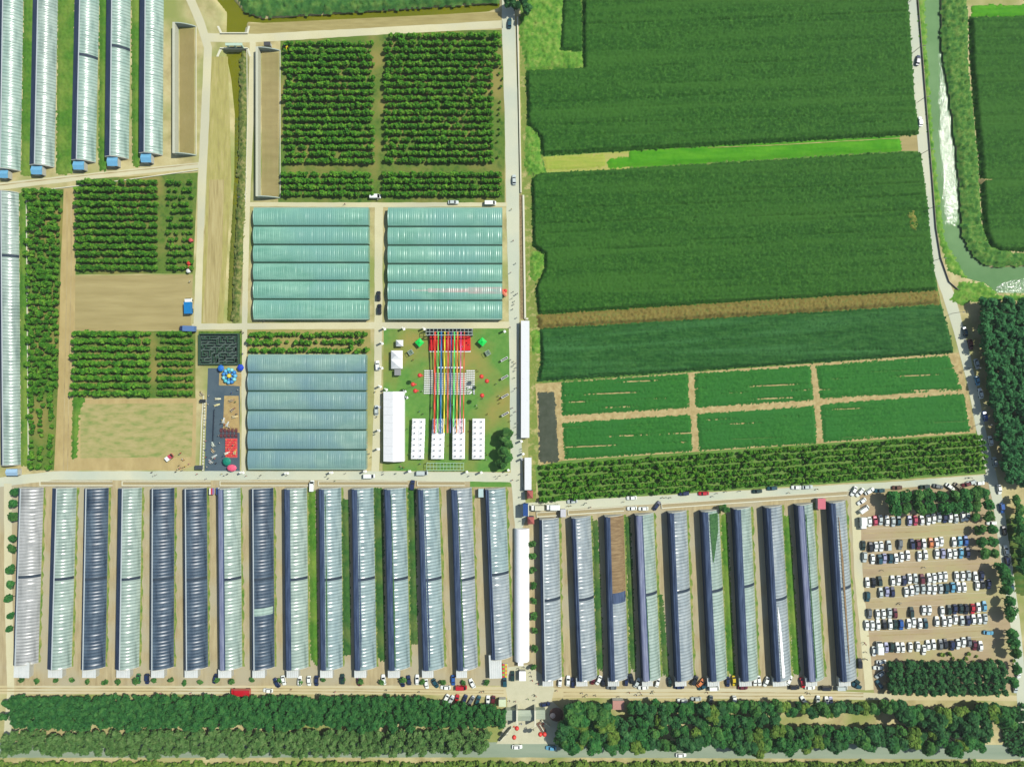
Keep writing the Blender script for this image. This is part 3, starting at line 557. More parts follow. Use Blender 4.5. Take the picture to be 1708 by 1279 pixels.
# white gap on the eighth one
# lower right row
RT2 = [932, 985, 1040, 1090, 1145, 1199, 1252, 1304, 1356, 1410]
RB2 = [937, 996, 1048, 1102, 1157, 1213, 1265, 1320, 1375, 1429]
YT2 = [863, 860, 858, 855, 851, 849, 845, 842, 838, 834]
FM2 = [(f_bgrey, None), (f_bgrey, None), (f_brown, f_bgrey), (f_cyan, None), (f_bgrey, None), (f_cyan, None), (f_cyan, f_cyan), (f_bgrey, None), (f_cyan, None), (f_bgrey, None)]
DS2 = ["grey blue film", "grey blue film", "bare brown beds at its open top", "cyan film and lilac quilt", "smooth blue grey film", "bright ribs and torn film", "cyan film", "grey film and a white edge", "ribbed cyan film", "smooth film beside the car park lane"]
HX2 = [(905, 923), (961, 980), (1014, 1033), (1071, 1089), (1126, 1145), (1180, 1200), (1233, 1254), (1289, 1312), (1344, 1363), (1399, 1419)]
GR = "greenhouses of the lower right row"
for i in range(10):
    q = [None, (1.2, q_navy), (1.7, q_navy), (2.6, q_lilac), (1.6, q_navy), (2.2, q_navy), (2.4, q_navy), (1.6, q_navy), (2.4, q_lilac), (1.6, q_navy)][i]
    greenhouse(70 + i, RT2[i], YT2[i], RB2[i], 1128, "%s greenhouse in the lower right row, with %s" % (od(i + 1), DS2[i]), FM2[i][0], w=8.9, quilt=q, joint=[.5, .5, .5, .52, .53, .53, .55, .47, .52, .52][i], hr=4.7, hut=(HX2[i][0], HX2[i][1], 1130, 1144, 3.0), group=GR, fm2=FM2[i][1])

patch(47, [(.30, 1.3, 8.4), (.34, 1.3, 8.4)], f_pale, "white_film_gap")
patch(75, [(.70, 4.0, 4.3), (.80, 3.6, 6.0), (.88, 3.4, 7.6), (.985, 3.4, 7.8)], f_crop, "torn_opening")
patch(77, [(.02, 3.2, 4.6), (.2, 3.0, 4.3), (.34, 2.9, 3.8), (.43, 2.8, 3.0)], m_white, "white_film_fold")
patch(79, [(.1, 4.0, 4.3), (.35, 3.6, 4.5), (.7, 3.3, 4.3), (.92, 3.3, 3.5)], f_brown, "open_gap")
patch(72, [(.47, 2.4, 8.6), (.535, 2.4, 8.6)], q_navy, "torn_cover")
patch(78, [(.02, 3.3, 3.8), (.5, 3.4, 3.8), (.95, 3.4, 3.8)], f_crop, "open_gap")
patch(73, [(.02, 3.0, 3.4), (.3, 3.1, 3.5), (.5, 3.0, 3.4)], f_crop, "open_gap")
for k_ in range(49, 54): patch(k_, [(.02, 3.0, 3.35), (.3, 3.0, 3.6), (.6, 3.1, 3.4), (.97, 3.0, 3.2)], f_crop if k_ % 2 else q_navy, "open_gap")

# multi span halls
def hall(i, xl, xr, ys, label, fm, pink=None):
    gh = 2.8; cr = 3.75; x0 = G(xl, 0, 0)[0]; x1 = G(xr, 0, 0)[0]; Y = [G(0, y, gh)[1] for y in ys]; yc = Y[-1]; L = x1 - x0
    t = empty("greenhouse_hall", (x0, yc, 0)); tag(t, label, "greenhouse", "arched greenhouse halls")
    for k in range(len(ys) - 1):
        b, a = Y[k] - yc, Y[k + 1] - yc; n = 13
        prof = [(a + .4 + (b - a - .8) * j / (n - 1), gh + (cr - gh) * math.sin(math.pi * j / (n - 1)) ** .7) for j in range(n)]
        v, f = corr(prof, L, .9, .12, 0, along='x', seed=i * 10 + k, sub=4)
        me = npmesh("film", v, f, fm, True)
        if pink and k == pink:
            me.materials.append(f_pink); cx = v[f][:, :, 0].mean(1); cy = v[f][:, :, 1].mean(1); mid = (a + b) / 2
            me.polygons.foreach_set("material_index", ((cx > L * .2) & (np.abs(cy - mid - .3) < 1.7 * cx / L)).astype(np.int32)); me.update()
        link("roof_arch", me, t)
        for x in (0, L):
            m = MB(); c = n; dx = .12; xx = x - (dx if x else 0)
            pts = [(a + .3, 0)] + [(y, z - .04) for y, z in prof] + [(b - .3, 0)]; c = len(pts)
            m.add([(xx, y, z) for y, z in pts] + [(xx + dx, y, z) for y, z in pts], [tuple(range(c))[::-1], tuple(range(c, 2 * c))] + [(q, (q + 1) % c, c + (q + 1) % c, c + q) for q in range(c)]); m.obj("gable_wall", fm, t)
    for k in range(len(ys)):
        y = Y[k] - yc; y = min(max(y, .3), Y[0] - yc - .3)
        MB().box(0, L, y - .34, y + .34, gh - .15, gh + .03).obj("gutter", plain("gutter_metal", (150, 180, 168), .5) if k in (0, len(ys) - 1) else plain("dark_gutter", (40, 78, 62), .6), t)
        if k in (0, len(ys) - 1): MB().box(0, L, y - .06, y + .06, 0, gh - .16).obj("side_wall", fm, t)
    return t
hall(0, 427, 617, [346, 377, 408, 438, 468, 499, 533], "teal six span greenhouse hall on the left, under the big orchard", f_teal)
hall(1, 649, 838, [346, 378, 409, 440, 471, 501, 533], "teal six span greenhouse hall on the right, with a pink streak", f_teal, pink=4)
hall(2, 418, 613, [591, 621, 652, 684, 717, 750, 783], "steel blue six span greenhouse hall left of the lawn", f_steel)
# white long tunnel
def tunnel(xl, xr, yt, yb, h, label, name="tunnel_tent"):
    x0, y0 = G(xl, yb); x1, y1 = G(xr, yt); w = x1 - x0; L = y1 - y0; t = empty(name, (x0, y0, 0)); tag(t, label, "tent")
    n = 13; prof = [(w / 2 - w / 2 * math.cos(math.pi * j / (n - 1)), .02 + h * math.sin(math.pi * j / (n - 1)) ** .8) for j in range(n)]
    v, f = corr(prof, L, 3.0, .04, 0); link("arched_cover", npmesh("cover", v, f, m_white, True), t)
    for y in (0, L): m = MB(); m.add([(x, y + (.06 if y == 0 else -.06), z - .03) for x, z in prof], [tuple(range(n))]); m.obj("end_panel", m_white, t)
tunnel(858, 883, 880, 1100, 3.6, "long white arched tunnel between the two greenhouse rows")
# flat roofed arcades at the road
def arcade(xl, xr, yt, yb, label):
    h = 3.0; x0, y0 = G(xl, yb, h); x1, y1 = G(xr, yt, h); w = x1 - x0; L = y1 - y0; t = empty("arcade", (x0, y0, 0)); tag(t, label, "building")
    rm = mat("leaf_strewn_roof", [C(214, 216, 232), C(236, 236, 246), C(236, 236, 246)], .9, .7, ramp=(.3, .45), local=True)
    MB().box(0, w, 0, L, h - .15, h + .05).obj("roof", rm, t); MB().box(w - .3, w - .05, .1, L - .1, 0, h - .16).obj("wall", m_wall, t)
    n = max(2, int(L / 6))
    for k in range(n + 1): y = .3 + (L - .6) * k / n; MB().box(.1, .35, y - .12, y + .12, 0, h - .16).obj("post", m_whitec, t)
arcade(869, 883, 535, 730, "long white roofed arcade beside the centre road")
arcade(875, 886.5, 763, 817, "short white roofed arcade south of the long one")
# low channels along the roads
def channel(pts, w, label):
    a = G(*pts[0]); b = G(*pts[1]); L = math.hypot(b[0] - a[0], b[1] - a[1]); rot = math.atan2(b[1] - a[1], b[0] - a[0])
    t = empty("irrigation_channel", (a[0], a[1], 0), rot); tag(t, label, "channel", "concrete irrigation channels")
    MB().box(0, L, w / 2 - .35, w / 2, 0, .5).obj("side_wall", m_whitec, t); MB().box(0, L, -w / 2, -w / 2 + .45, 0, .5).obj("side_wall", m_whitec, t)
    MB().box(0, L, -w / 2 + .46, w / 2 - .36, 0, .06).obj("channel_bed", plain("channel_silt", (176, 160, 124)), t)
    for y in (-w / 2, ): MB().box(-.3, 0, -w / 2, w / 2, 0, .5).obj("end_wall", m_whitec, t)
for k, (xa, xb) in enumerate(((68, 188), (205, 352), (368, 515), (532, 680), (697, 775))):
    channel(((xa, 806), (xb, 806)), 2.2, "%s concrete channel from the left above the lower left greenhouses" % od(k + 1))
for k, (xa, xb) in enumerate(((896, 930), (948, 1040), (1104, 1412))):
    f_ = lambda x: 858 - (x - 896) * (858 - 822) / (1412 - 896)
    channel(((xa, f_(xa)), (xb, f_(xb))), 2.3, "%s concrete channel from the left above the lower right greenhouses" % od(k + 1))
def lowwall(pts, label, h=.6, w=.5, name="low_wall", m=None):
    P = [G(*p) for p in pts]; mb = MB()
    for a, b in zip(P[:-1], P[1:]): mb.bar((a[0], a[1], h / 2), (b[0], b[1], h / 2), w, None, h)
    o = mb.obj(name, m or m_whitec); tag(o, label, "wall"); return o
lowwall([(863, 30), (866, 160), (869, 322)], "thin white kerb wall right of the centre road's upper half", .9, .5)
lowwall([(873, 326), (876, 532), (881, 532)], "white channel wall beside the brown planting strip", .7, .8)
lowwall([(412, 82), (413, 200), (410, 338)], "low pale wall between the ditch and the cream lane", .3, .25)
lowwall([(44.5, 322), (48, 776)], "white edging beside the very long narrow greenhouse", .4, .3)
lowwall([(58, 319), (200, 302), (330, 284)], "white edging under the slanting cream lane", .4, .35)
lowwall([(340, 660), (337, 700), (334, 782)], "pale kerb left of the dark play area", .4, .4)
lowwall([(1530, 0), (1538, 100), (1546, 200), (1554, 300), (1560, 380), (1568, 430), (1582, 470), (1598, 484)], "thin dark guard rail along the curved road", .8, .16, "guard_rail", plain("rail_metal", (120, 110, 100), .5))
# sluice bridge
t = empty("sluice_bridge", G(391, 68) + (0,)); tag(t, "small canal bridge with white wing walls and sluice gate", "bridge")
bx, by = G(391, 68)
for (px0, py0, px1, py1) in ((371, 57, 365, 44), (411, 57, 414, 44), (370, 81, 364, 95), (412, 81, 416, 95)):
    a = G(px0, py0); b = G(px1, py1); d = .9 if px0 < 391 else -.9
    m = MB(); m.add([(a[0] - bx, a[1] - by, .1), (b[0] - bx, b[1] - by, .1), (b[0] - bx + 2 * d, b[1] - by, -1.5), (a[0] - bx + 2 * d, a[1] - by, -1.5), (a[0] - bx - d, a[1] - by, .1), (b[0] - bx - d, b[1] - by, .1)], [(0, 1, 2, 3), (0, 1, 5, 4)]); m.obj("wing_wall", m_whitec, t)
for y in (56.5, 81.5):
    a = G(368, y); b = G(414, y); m = MB(); m.box(a[0] - bx, b[0] - bx, a[1] - by - .2, a[1] - by + .2, -2.6, .75); m.obj("parapet", m_whitec, t)
g = G(395, 80); m = MB()
for dx in (-3.2, 0, 3.2): m.box(g[0] - bx + dx - .25, g[0] - bx + dx + .25, g[1] - by - .6, g[1] - by + .2, 0, 3.2)
m.box(g[0] - bx - 3.8, g[0] - bx + 3.8, g[1] - by - .7, g[1] - by + .5, 3.2, 3.5); m.obj("gate_frame", plain("pale_teal_concrete", (196, 220, 206)), t)
for dx in (-1.6, 1.6): MB().box(g[0] - bx + dx - 1.2, g[0] - bx + dx + 1.2, g[1] - by - .35, g[1] - by - .2, -1.2, 1.4).obj("sluice_gate", plain("dark_steel", (60, 84, 92), .5), t)
# ------------------------------------------------------------------ trees
def crown_arrays(r, hc, n, leaf, seed, lobes=9, up=.55):
    g = np.random.default_rng(seed); lc = g.normal(0, 1, (lobes, 3)); lc /= np.linalg.norm(lc, axis=1)[:, None]
    lc *= np.array([r * .62, r * .62, hc * .3]) * g.uniform(.45, 1, (lobes, 1)); lr = g.uniform(.3, .52, lobes) * r
    k = g.integers(0, lobes, n); d = g.normal(0, 1, (n, 3)); d[:, 2] += .35; d /= np.linalg.norm(d, axis=1)[:, None]
    c = lc[k] + d * lr[k][:, None] * g.uniform(.7, 1.08, (n, 1)) * np.array([1, 1, hc / (2 * r) * 1.1])
    nn = d + g.normal(0, .45, (n, 3)); nn[:, 2] += up; nn /= np.linalg.norm(nn, axis=1)[:, None]
    a = np.cross(nn, g.normal(0, 1, (n, 3))); a /= np.linalg.norm(a, axis=1)[:, None]; b = np.cross(nn, a)
    s = (leaf * g.uniform(.6, 1.3, n))[:, None] / 2
    v = np.stack([c - a * s - b * s * .7, c + a * s - b * s, c + a * s * .8 + b * s, c - a * s + b * s * .9], 1)
    return v.reshape(-1, 3).astype(np.float32)
def crown_mesh(v, m, name="crown"): return npmesh(name, v, np.arange(len(v)).reshape(-1, 4), m)
def trunk_mesh(h, r, spread):
    m = MB(); m.lathe([(r, 0), (r * .75, h * .5), (r * .5, h)], 6)
    for k in range(4): a = k * 1.6; m.bar((0, 0, h * .6), (math.cos(a) * spread, math.sin(a) * spread, h * 1.25), r * .5)
    return m.mesh("trunk", m_bark)
KIND = {}
def kind(key, r, hc, zt, n, leaf, mats, trh, nvar=4, up=.55):
    arr = [crown_arrays(r, hc, n, leaf, 100 + len(KIND) * 10 + i, up=up) for i in range(nvar)]
    for a in arr: a[:, 2] += zt
    KIND[key] = (arr, [crown_mesh(a, mats[i % len(mats)]) for i, a in enumerate(arr)], trunk_mesh(trh, r * .07 + .03, r * .5), mats)
kind("fruit", .95, 2.0, 1.5, 150, .4, [lf_orch], 1.2, 6)
kind("park", 2.9, 4.6, 4.6, 760, .7, [lf_deep, lf_mid], 3.6)
kind("grove", 1.9, 3.6, 4.0, 380, .6, [lf_dark], 3.0)
kind("big", 3.7, 6.2, 6.6, 1500, .68, [lf_mid, lf_dark, lf_deep, lf_yel, lf_deep, lf_dark], 5.2, 6)
kind("belt", 1.9, 3.6, 5.0, 260, .55, [lf_mid], 4.0, up=.9)
kind("bush", .9, 1.4, .8, 70, .5, [lf_mid], .6)
def tree(name, key, px, py, label, cat="tree", group=None, sc=1.0, h=0.0, var=None):
    arr, ms, tr, _ = KIND[key]; x, y = G(px, py, h); k = random.randrange(len(ms)) if var is None else var
    t = empty(name, (x, y, 0), random.uniform(0, 6.28)); s = sc * random.uniform(.9, 1.1); t.scale = (s, s, s * random.uniform(.9, 1.1)); tag(t, label, cat, group)
    link("trunk", tr, t); link("crown", ms[k], t); return t
def stuff_trees(name, key, pos, label, m, sc=(.85, 1.15)):
    arr, _, _, _ = KIND[key]; vs = []
    for x, y, s0 in pos:
        a = arr[random.randrange(len(arr))]; th = random.uniform(0, 6.28); s = random.uniform(*sc) * s0; c, n = math.cos(th) * s, math.sin(th) * s
        vs.append(np.stack([a[:, 0] * c - a[:, 1] * n + x, a[:, 0] * n + a[:, 1] * c + y, a[:, 2] * s * random.uniform(.85, 1.1)], 1))
    v = np.vstack(vs); o = link(name, npmesh(name, v, np.arange(len(v)).reshape(-1, 4), m)); tag(o, label, "trees", kind="stuff"); return o
# orchards: rows given by (x left, x right, y, drop over the row), all in px on the ground
ROWS = {}
def orchard(key, rows, gap=1.25, miss=.07, jit=.13, sc=1.0):
    L = []
    for r, (x0, x1, y0, y1) in enumerate(rows):
        a = G(x0, y0); b = G(x1, y1); d = math.hypot(b[0] - a[0], b[1] - a[1]); n = int(d / gap); row = []
        for k in range(n + 1):
            if random.random() < miss: continue
            t = k / n; row.append((a[0] + (b[0] - a[0]) * t + random.gauss(0, jit), a[1] + (b[1] - a[1]) * t + random.gauss(0, jit), sc * random.choice((.8, .95, 1, 1.1, 1.15))))
        L.append(row)
    ROWS[key] = L
orchard("big orchard's left half", [(478, 621 + (k > 2) * 2, 76 + k * 11.45, 76 + k * 11.45) for k in range(18)] + [(474, 622, y, y) for y in (293, 303.5, 314, 325)], sc=1.3)
orchard("big orchard's right half", [(654, 832, 63, 62)] + [(645, 820 if k > 3 else 832, 75 + k * 11.45, 75 + k * 11.45) for k in range(18)] + [(642, 834, y, y) for y in (293, 303.5, 314, 325)], sc=1.3)
orchard("three row orchard above the blue hall", [(420, 614, y, y) for y in (558, 571, 584)], 1.6, .05, .25, 1.35)
orchard("lower left orchard", [(128, 251, 557 + k * 12.3, 557 + k * 12.3) for k in range(9)], 1.4, .01, .13, 1.5)
rest = []
def plus(rows, gap=2.1, miss=.05, jit=.25, sc=1.0):
    orchard("_", rows, gap, miss, jit, sc)
    for r in ROWS.pop("_"): rest.extend(r)
plus([(269, 322, 557 + k * 12.3, 557 + k * 12.3) for k in range(9)], 1.4, .06, .15, 1.25)
plus([(133, 263, 306 + k * 11.8, 306 + k * 11.8) for k in range(13)], 1.3, .01, .13, 1.35)
plus([(284, 322, 306 + k * 11.8, 306 + k * 11.8) for k in range(13)], 1.5, .12, .2, 1.15)
plus([(52 + (k % 2) * 4, 102 - k * .2, 322 + k * 10.2, 322 + k * 10.2) for k in range(33)], 1.9, .0, .4, 1.5)
plus([(x, x - 2, 650, 778) for x in (58, 73, 90)], 2.2, .05, .4, 1.35)
plus([(820, 834, 78 + k * 11.45, 78 + k * 11.45) for k in range(18)], 2.2, .35, .6, .7)
plus([(904 + (6 - k) * 0, 1632 + k * 1.5, 778 + k * 10.6, 727 + k * 10.6) for k in range(6)], 1.3, .02, .3, 1.2)
allt = [(math.hypot(p[0], p[1]), key, r, k, p) for key, rows in ROWS.items() for r, row in enumerate(rows) for k, p in enumerate(row)]
allt.sort(key=lambda q: q[0]); near = allt[:300]; far = allt[300:]
frt = KIND["fruit"]
for _, key, r, k, p in near:
    t = empty("fruit_tree", (p[0], p[1], 0), random.uniform(0, 6.28)); t.scale = (p[2],) * 3
    tag(t, "fruit tree, %s from the left, %s row, %s" % (od(k + 1), od(r + 1), key), "fruit tree", "fruit trees of the orchards")
    link("trunk", frt[2], t); link("crown", random.choice(frt[1]), t)
stuff_trees("orchard_trees", "fruit", [q[4] for q in far], "further rows of bushy fruit trees in the big orchard", lf_orch)
stuff_trees("orchard_trees", "fruit", rest, "dense green rows of the other orchards", lf_orch, (.9, 1.15))
# car park trees
PT = {"top row": [(1489, 829), (1509, 827.5), (1529, 828.5), (1549, 826.6), (1571, 827.5), (1592, 827.5), (1610.5, 825.6), (1627, 823), (1644, 823)],
      "second row": [(1494, 850), (1514, 848), (1533, 846), (1551, 846), (1574, 846), (1593, 845), (1613, 845), (1631, 843.5), (1651, 842.5)],
      "sparse third row": [(1632, 864), (1652, 862)], "sparse fourth row": [(1638, 884), (1657, 883)], "sparse fifth row": [(1643, 905), (1660, 905)], "sparse sixth row": [(1646, 924), (1662, 924)]}
for rn, L in PT.items():
    for k, (x, y) in enumerate(L): tree("car_park_tree", "park", x, y, "round car park tree, %s from the left in the %s" % (od(k + 1), rn), group="trees of the car park", h=5.5, sc=1.2 if k < 8 and "sparse" not in rn else .95)
for k, (x, y) in enumerate(sorted([(1684, 968), (1682, 985), (1688, 1004), (1690, 1030), (1692, 1058), (1697, 1090), (1700, 1118), (1694, 1140), (1688, 1020), (1694, 1074), (1702, 836), (1706, 852), (1704, 868), (1708, 884), (1705, 900), (1709, 918), (1708, 936), (1711, 952), (1672, 948), (1680, 956)], key=lambda q: q[1])):
    tree("roadside_tree", "park", x, y, "ragged roadside tree at the car park's right edge, %s from the top" % od(k + 1), group="trees of the right road", h=6, sc=1.0)
# grove at the bottom right
for r in range(6):
    for k in range(15):
        tree("grove_tree", "grove", 1487 + k * 13.2 + (r % 2) * 4 + random.uniform(-1.5, 1.5), 1109 + r * 9.2 + random.uniform(-1, 1), "grove tree below the car park, %s from the left in the %s row" % (od(k + 1), od(r + 1)), group="trees of the dark grove", h=5, sc=1.08)
# mixed trees right of the gate, upper belt then lower belt
def belt(name, xs, y0, y1, word, sc, key="big", n=0, grp=None, skip=None):
    for k in range(n):
        x = xs[0] + (xs[1] - xs[0]) * (k + .5) / n + random.uniform(-3, 3); y = random.uniform(y0, y1)
        if 1012 < x < 1054 and y < 1200: x = 1006 if x < 1033 else 1060; y = y1 + 6
        tree(name, key, x, y, "%s, %s from the left" % (word, od(k + 1)), group=grp, h=7.5, sc=sc * random.uniform(.85, 1.15))
belt("broadleaf_tree", (948, 1032), 1183, 1192, "large dark tree in the clump right of the main gate", 1.3, n=10, grp="clump right of the gate")
belt("broadleaf_tree", (936, 1040), 1204, 1212, "large tree in the lower clump right of the main gate", 1.0, n=9, grp="lower clump right of the gate")
belt("broadleaf_tree", (1050, 1510), 1181, 1190, "tree in the mixed belt under the sandy road", .95, n=38, grp="mixed belt under the sandy road")
belt("broadleaf_tree", (1050, 1300), 1200, 1208, "second line tree of the mixed belt under the sandy road", .9, n=18, grp="second line of the mixed belt")
belt("broadleaf_tree", (1500, 1685), 1184, 1206, "dark tree in the thick belt below the grove", 1.2, n=26, grp="thick belt below the grove")
belt("broadleaf_tree", (930, 1640), 1234, 1248, "tree lining the main road right of the gate", 1.05, n=50, grp="trees lining the main road")
belt("broadleaf_tree", (930, 1650), 1220, 1228, "inner tree behind the main road line right of the gate", 1.0, n=42, grp="inner trees by the main road")
belt("broadleaf_tree", (826, 880), 736, 776, "x", 0, n=0)
for k, (x, y) in enumerate([(843, 722), (841, 731), (846, 740), (840, 752), (846, 764), (838, 775)]):
    tree("lawn_tree", "big", x, y, "%s tree from the top in the clump at the lawn's lower right" % od(k + 1), group="trees at the lawn's lower right corner", h=5.5, sc=.85, var=0)
for k, (x, y, s) in enumerate([(24, 820, .8), (20, 840, .8), (21, 862, .8), (19, 898, .75), (18, 915, .75), (16, 950, .8), (15, 975, .8), (14, 998, .75), (14, 1028, .6), (13, 1050, .7)]):
    tree("lane_tree", "park", x, y, "dark tree beside the far left lane, %s from the top" % od(k + 1), group="trees beside the far left lane", h=4, sc=s)
for k, (x, y) in enumerate([(846, 0), (858, 6), (870, -4), (880, 14)]): tree("broadleaf_tree", "big", x, y, "dark tree at the top end of the centre road, %s from the left" % od(k + 1), group="clump at the top of the centre road", h=6, sc=.8, var=1)
tree("broadleaf_tree", "park", 1210, 849, "round tree between the sixth and seventh right greenhouses", h=5, sc=.8)
tree("small_tree", "park", 890, 1115, "small tree below the white tunnel's right side", h=4, sc=.6)
for k, (x, y) in enumerate([(887, 905), (888, 925), (889, 950), (889, 975), (890, 1000), (891, 1025), (891, 1050), (892, 1078)]): tree("shrub", "bush", x, y, "shrub right of the white tunnel, %s from the top" % od(k + 1), "shrub", group="shrubs right of the white tunnel", sc=2.0)
k = 0
for x in list(range(40, 440, 27)) + list(range(470, 830, 34)):
    k += 1; tree("shrub", "bush", x + random.uniform(-4, 4), 1134 + random.uniform(-3, 3), "small shrub on the verge above the sandy road, %s from the left" % od(k), "shrub", group="shrubs above the sandy road", sc=1.6)
# masses
def fill(poly, gap, sc=1.0, h=0.0, jit=.45):
    P = [G(*p, h) for p in poly]; xs = [p[0] for p in P]; ys = [p[1] for p in P]; out_ = []
    for y in np.arange(min(ys), max(ys), gap):
        for x in np.arange(min(xs), max(xs), gap):
            a, b = x + random.uniform(-jit, jit) * gap, y + random.uniform(-jit, jit) * gap
            if inpoly(np.array([a]), np.array([b]), P)[0]: out_.append((a, b, sc * random.choice((.75, .9, 1, 1.1, 1.2))))
    return out_
stuff_trees("tree_belt", "belt", fill([(14, 1161), (300, 1162), (700, 1163), (716, 1170), (846, 1180), (846, 1212), (350, 1211), (12, 1212)], 1.75, h=4.5), "thick green tree belt left of the main gate", lf_deep)
stuff_trees("tree_belt", "belt", fill([(10, 1222), (340, 1220), (820, 1219), (812, 1253), (620, 1256), (590, 1257), (8, 1256)], 1.85, h=4.5), "paler tree belt between main road and green belt", leafm("pale_belt_leaves", C(58, 96, 48), C(82, 116, 62), C(110, 136, 84)))
stuff_trees("scrub", "bush", fill([(-60, 1268), (1780, 1270), (1780, 1330), (-60, 1330)], 1.7, sc=1.5), "olive scrub along the bottom edge", lf_yel, (1.0, 1.6))
stuff_trees("wood", "belt", fill([(1624, 503), (1900, 500), (1900, 806), (1672, 806), (1660, 770), (1650, 710), (1636, 640), (1624, 570)], 1.9, sc=1.05), "dark green wood right of the curved road", leafm("wood_leaves", C(40, 96, 56), C(58, 118, 70), C(84, 140, 88)))
stuff_trees("scrub", "bush", fill([(1668, 1180), (1720, 1170), (1720, 1262), (1680, 1258), (1672, 1220)], 1.9, sc=1.6), "dark scrub in the bottom right corner", lf_dark)
stuff_trees("scrub", "bush", fill([(1555, 1090), (1620, 1088), (1690, 1100), (1690, 1112), (1560, 1103)], 3.2, sc=1.1), "thin scrub between car park and grove", lf_yel)
# ------------------------------------------------------------------ vehicles
PAINT = {"white": (238, 240, 242), "silver": (190, 198, 202), "grey": (120, 126, 132), "black": (34, 40, 46), "navy": (34, 50, 92), "blue": (40, 96, 180), "light blue": (110, 180, 220), "teal": (30, 84, 100), "dark green": (32, 62, 56),
         "green": (60, 130, 70), "red": (206, 30, 48), "maroon": (112, 40, 54), "pink red": (206, 70, 100), "yellow": (236, 206, 30), "orange": (236, 140, 80), "lilac": (180, 180, 220), "taupe": (150, 138, 120), "brown": (110, 70, 54)}
def paint(c): return plain("paint_" + c.replace(" ", "_"), PAINT[c], .3, .5, coat=.6, k=1.25 if c in ("white", "silver") else 1)
m_glass = plain("car_glass", (24, 30, 36), .12, .6); m_tyre = plain("tyre", (30, 30, 32), .9)
wheel_me = None
def wheel_mesh():
    global wheel_me
    if wheel_me is None:
        m = MB(); n = 10
        vs = [(.32 * math.cos(2 * math.pi * i / n), s, .32 * math.sin(2 * math.pi * i / n) + .32) for s in (-.11, .11) for i in range(n)]
        m.add(vs, [tuple(range(n)), tuple(range(2 * n - 1, n - 1, -1))] + [(i, n + i, n + (i + 1) % n, (i + 1) % n) for i in range(n)]); wheel_me = m.mesh("wheel", m_tyre)
    return wheel_me
SPEC = {  # hull stations (x, halfwidth, z top), cabin base x0,x1, roof x0,x1, z base, z roof, half widths
 "car": ([(-2.3, .66, .78), (-2.16, .82, .93), (-1.5, .9, 1.0), (0, .91, .98), (1.15, .9, .95), (1.95, .84, .82), (2.28, .66, .66)], (-1.8, 1.1, -1.25, .42, .96, 1.45, .8, .68), (-1.4, 1.4)),
 "suv": ([(-2.25, .74, .95), (-2.12, .88, 1.08), (-1.4, .93, 1.12), (0, .94, 1.1), (1.15, .93, 1.08), (2.0, .88, .98), (2.3, .7, .8)], (-2.06, 1.15, -1.85, .5, 1.07, 1.72, .84, .75), (-1.4, 1.4)),
 "van": ([(-2.5, .86, 1.1), (-2.4, .95, 1.2), (-1.4, .97, 1.22), (0, .97, 1.22), (1.6, .96, 1.15), (2.3, .9, 1.0), (2.5, .74, .8)], (-2.42, 2.0, -2.36, 1.1, 1.14, 2.05, .9, .84), (-1.6, 1.6))}
CACHE = {}
def car_parts(ty, col):
    if (ty, col) in CACHE: return CACHE[ty, col]
    hull, cb, ax = SPEC[ty]; m = MB(); n = len(hull); vs = []
    for x, w, z in hull: vs += [(x, -w * .9, .28), (x, -w, .55), (x, -w * .97, z - .12), (x, -w * .78, z), (x, w * .78, z), (x, w * .97, z - .12), (x, w, .55), (x, w * .9, .28)]
    fs = [(i * 8 + j, (i + 1) * 8 + j, (i + 1) * 8 + (j + 1) % 8, i * 8 + (j + 1) % 8) for i in range(n - 1) for j in range(8)] + [tuple(range(8)), tuple(range((n - 1) * 8 + 7, (n - 1) * 8 - 1, -1))]
    m.add(vs, fs); bx0, bx1, rx0, rx1, zb, zr, wb, wr = cb
    m.box(rx0 - .04, rx1 + .04, -wr - .02, wr + .02, zr - .03, zr + .03)
    for sx, sy in ((bx0, -1), (bx0, 1), (bx1, -1), (bx1, 1)):
        m.bar((sx, sy * wb, zb - .02), (rx0 if sx == bx0 else rx1, sy * wr, zr), .09)
    body = m.mesh("body", paint(col))
    def pan(q): p = MB(); p.add(q, [(0, 1, 2, 3)]); return p.mesh("glass", m_glass)
    i = .02
    win = [("windscreen", pan([(bx1 - i, -wb + .08, zb), (bx1 - i, wb - .08, zb), (rx1, wr - .05, zr - .03), (rx1, -wr + .05, zr - .03)])),
           ("rear_window", pan([(bx0 + i, wb - .08, zb), (bx0 + i, -wb + .08, zb), (rx0, -wr + .05, zr - .03), (rx0, wr - .05, zr - .03)])),
           ("side_window", pan([(bx0 + .1, -wb, zb), (bx1 - .1, -wb, zb), (rx1, -wr, zr - .03), (rx0, -wr, zr - .03)])),
           ("side_window", pan([(bx1 - .1, wb, zb), (bx0 + .1, wb, zb), (rx0, wr, zr - .03), (rx1, wr, zr - .03)]))]
    if ty == "van": win = win[:1] + [("side_window", pan([(.6, -wb - .01, zb), (bx1 - .1, -wb - .01, zb), (rx1, -wr - .01, zr - .2), (.6, -wr - .01, zr - .2)])), ("side_window", pan([(bx1 - .1, wb + .01, zb), (.6, wb + .01, zb), (.6, wr + .01, zr - .2), (rx1, wr + .01, zr - .2)])),
                               ("side_panel", (lambda p: (p.add([(bx0, -wb, zb), (.6, -wb, zb), (.6, -wr, zr), (rx0, -wr, zr), (bx0, wb, zb), (.6, wb, zb), (.6, wr, zr), (rx0, wr, zr)], [(0, 1, 2, 3), (5, 4, 7, 6), (4, 0, 3, 7)]), p.mesh("panel", paint(col)))[1])(MB()))]
    CACHE[ty, col] = (body, win, ax); return CACHE[ty, col]
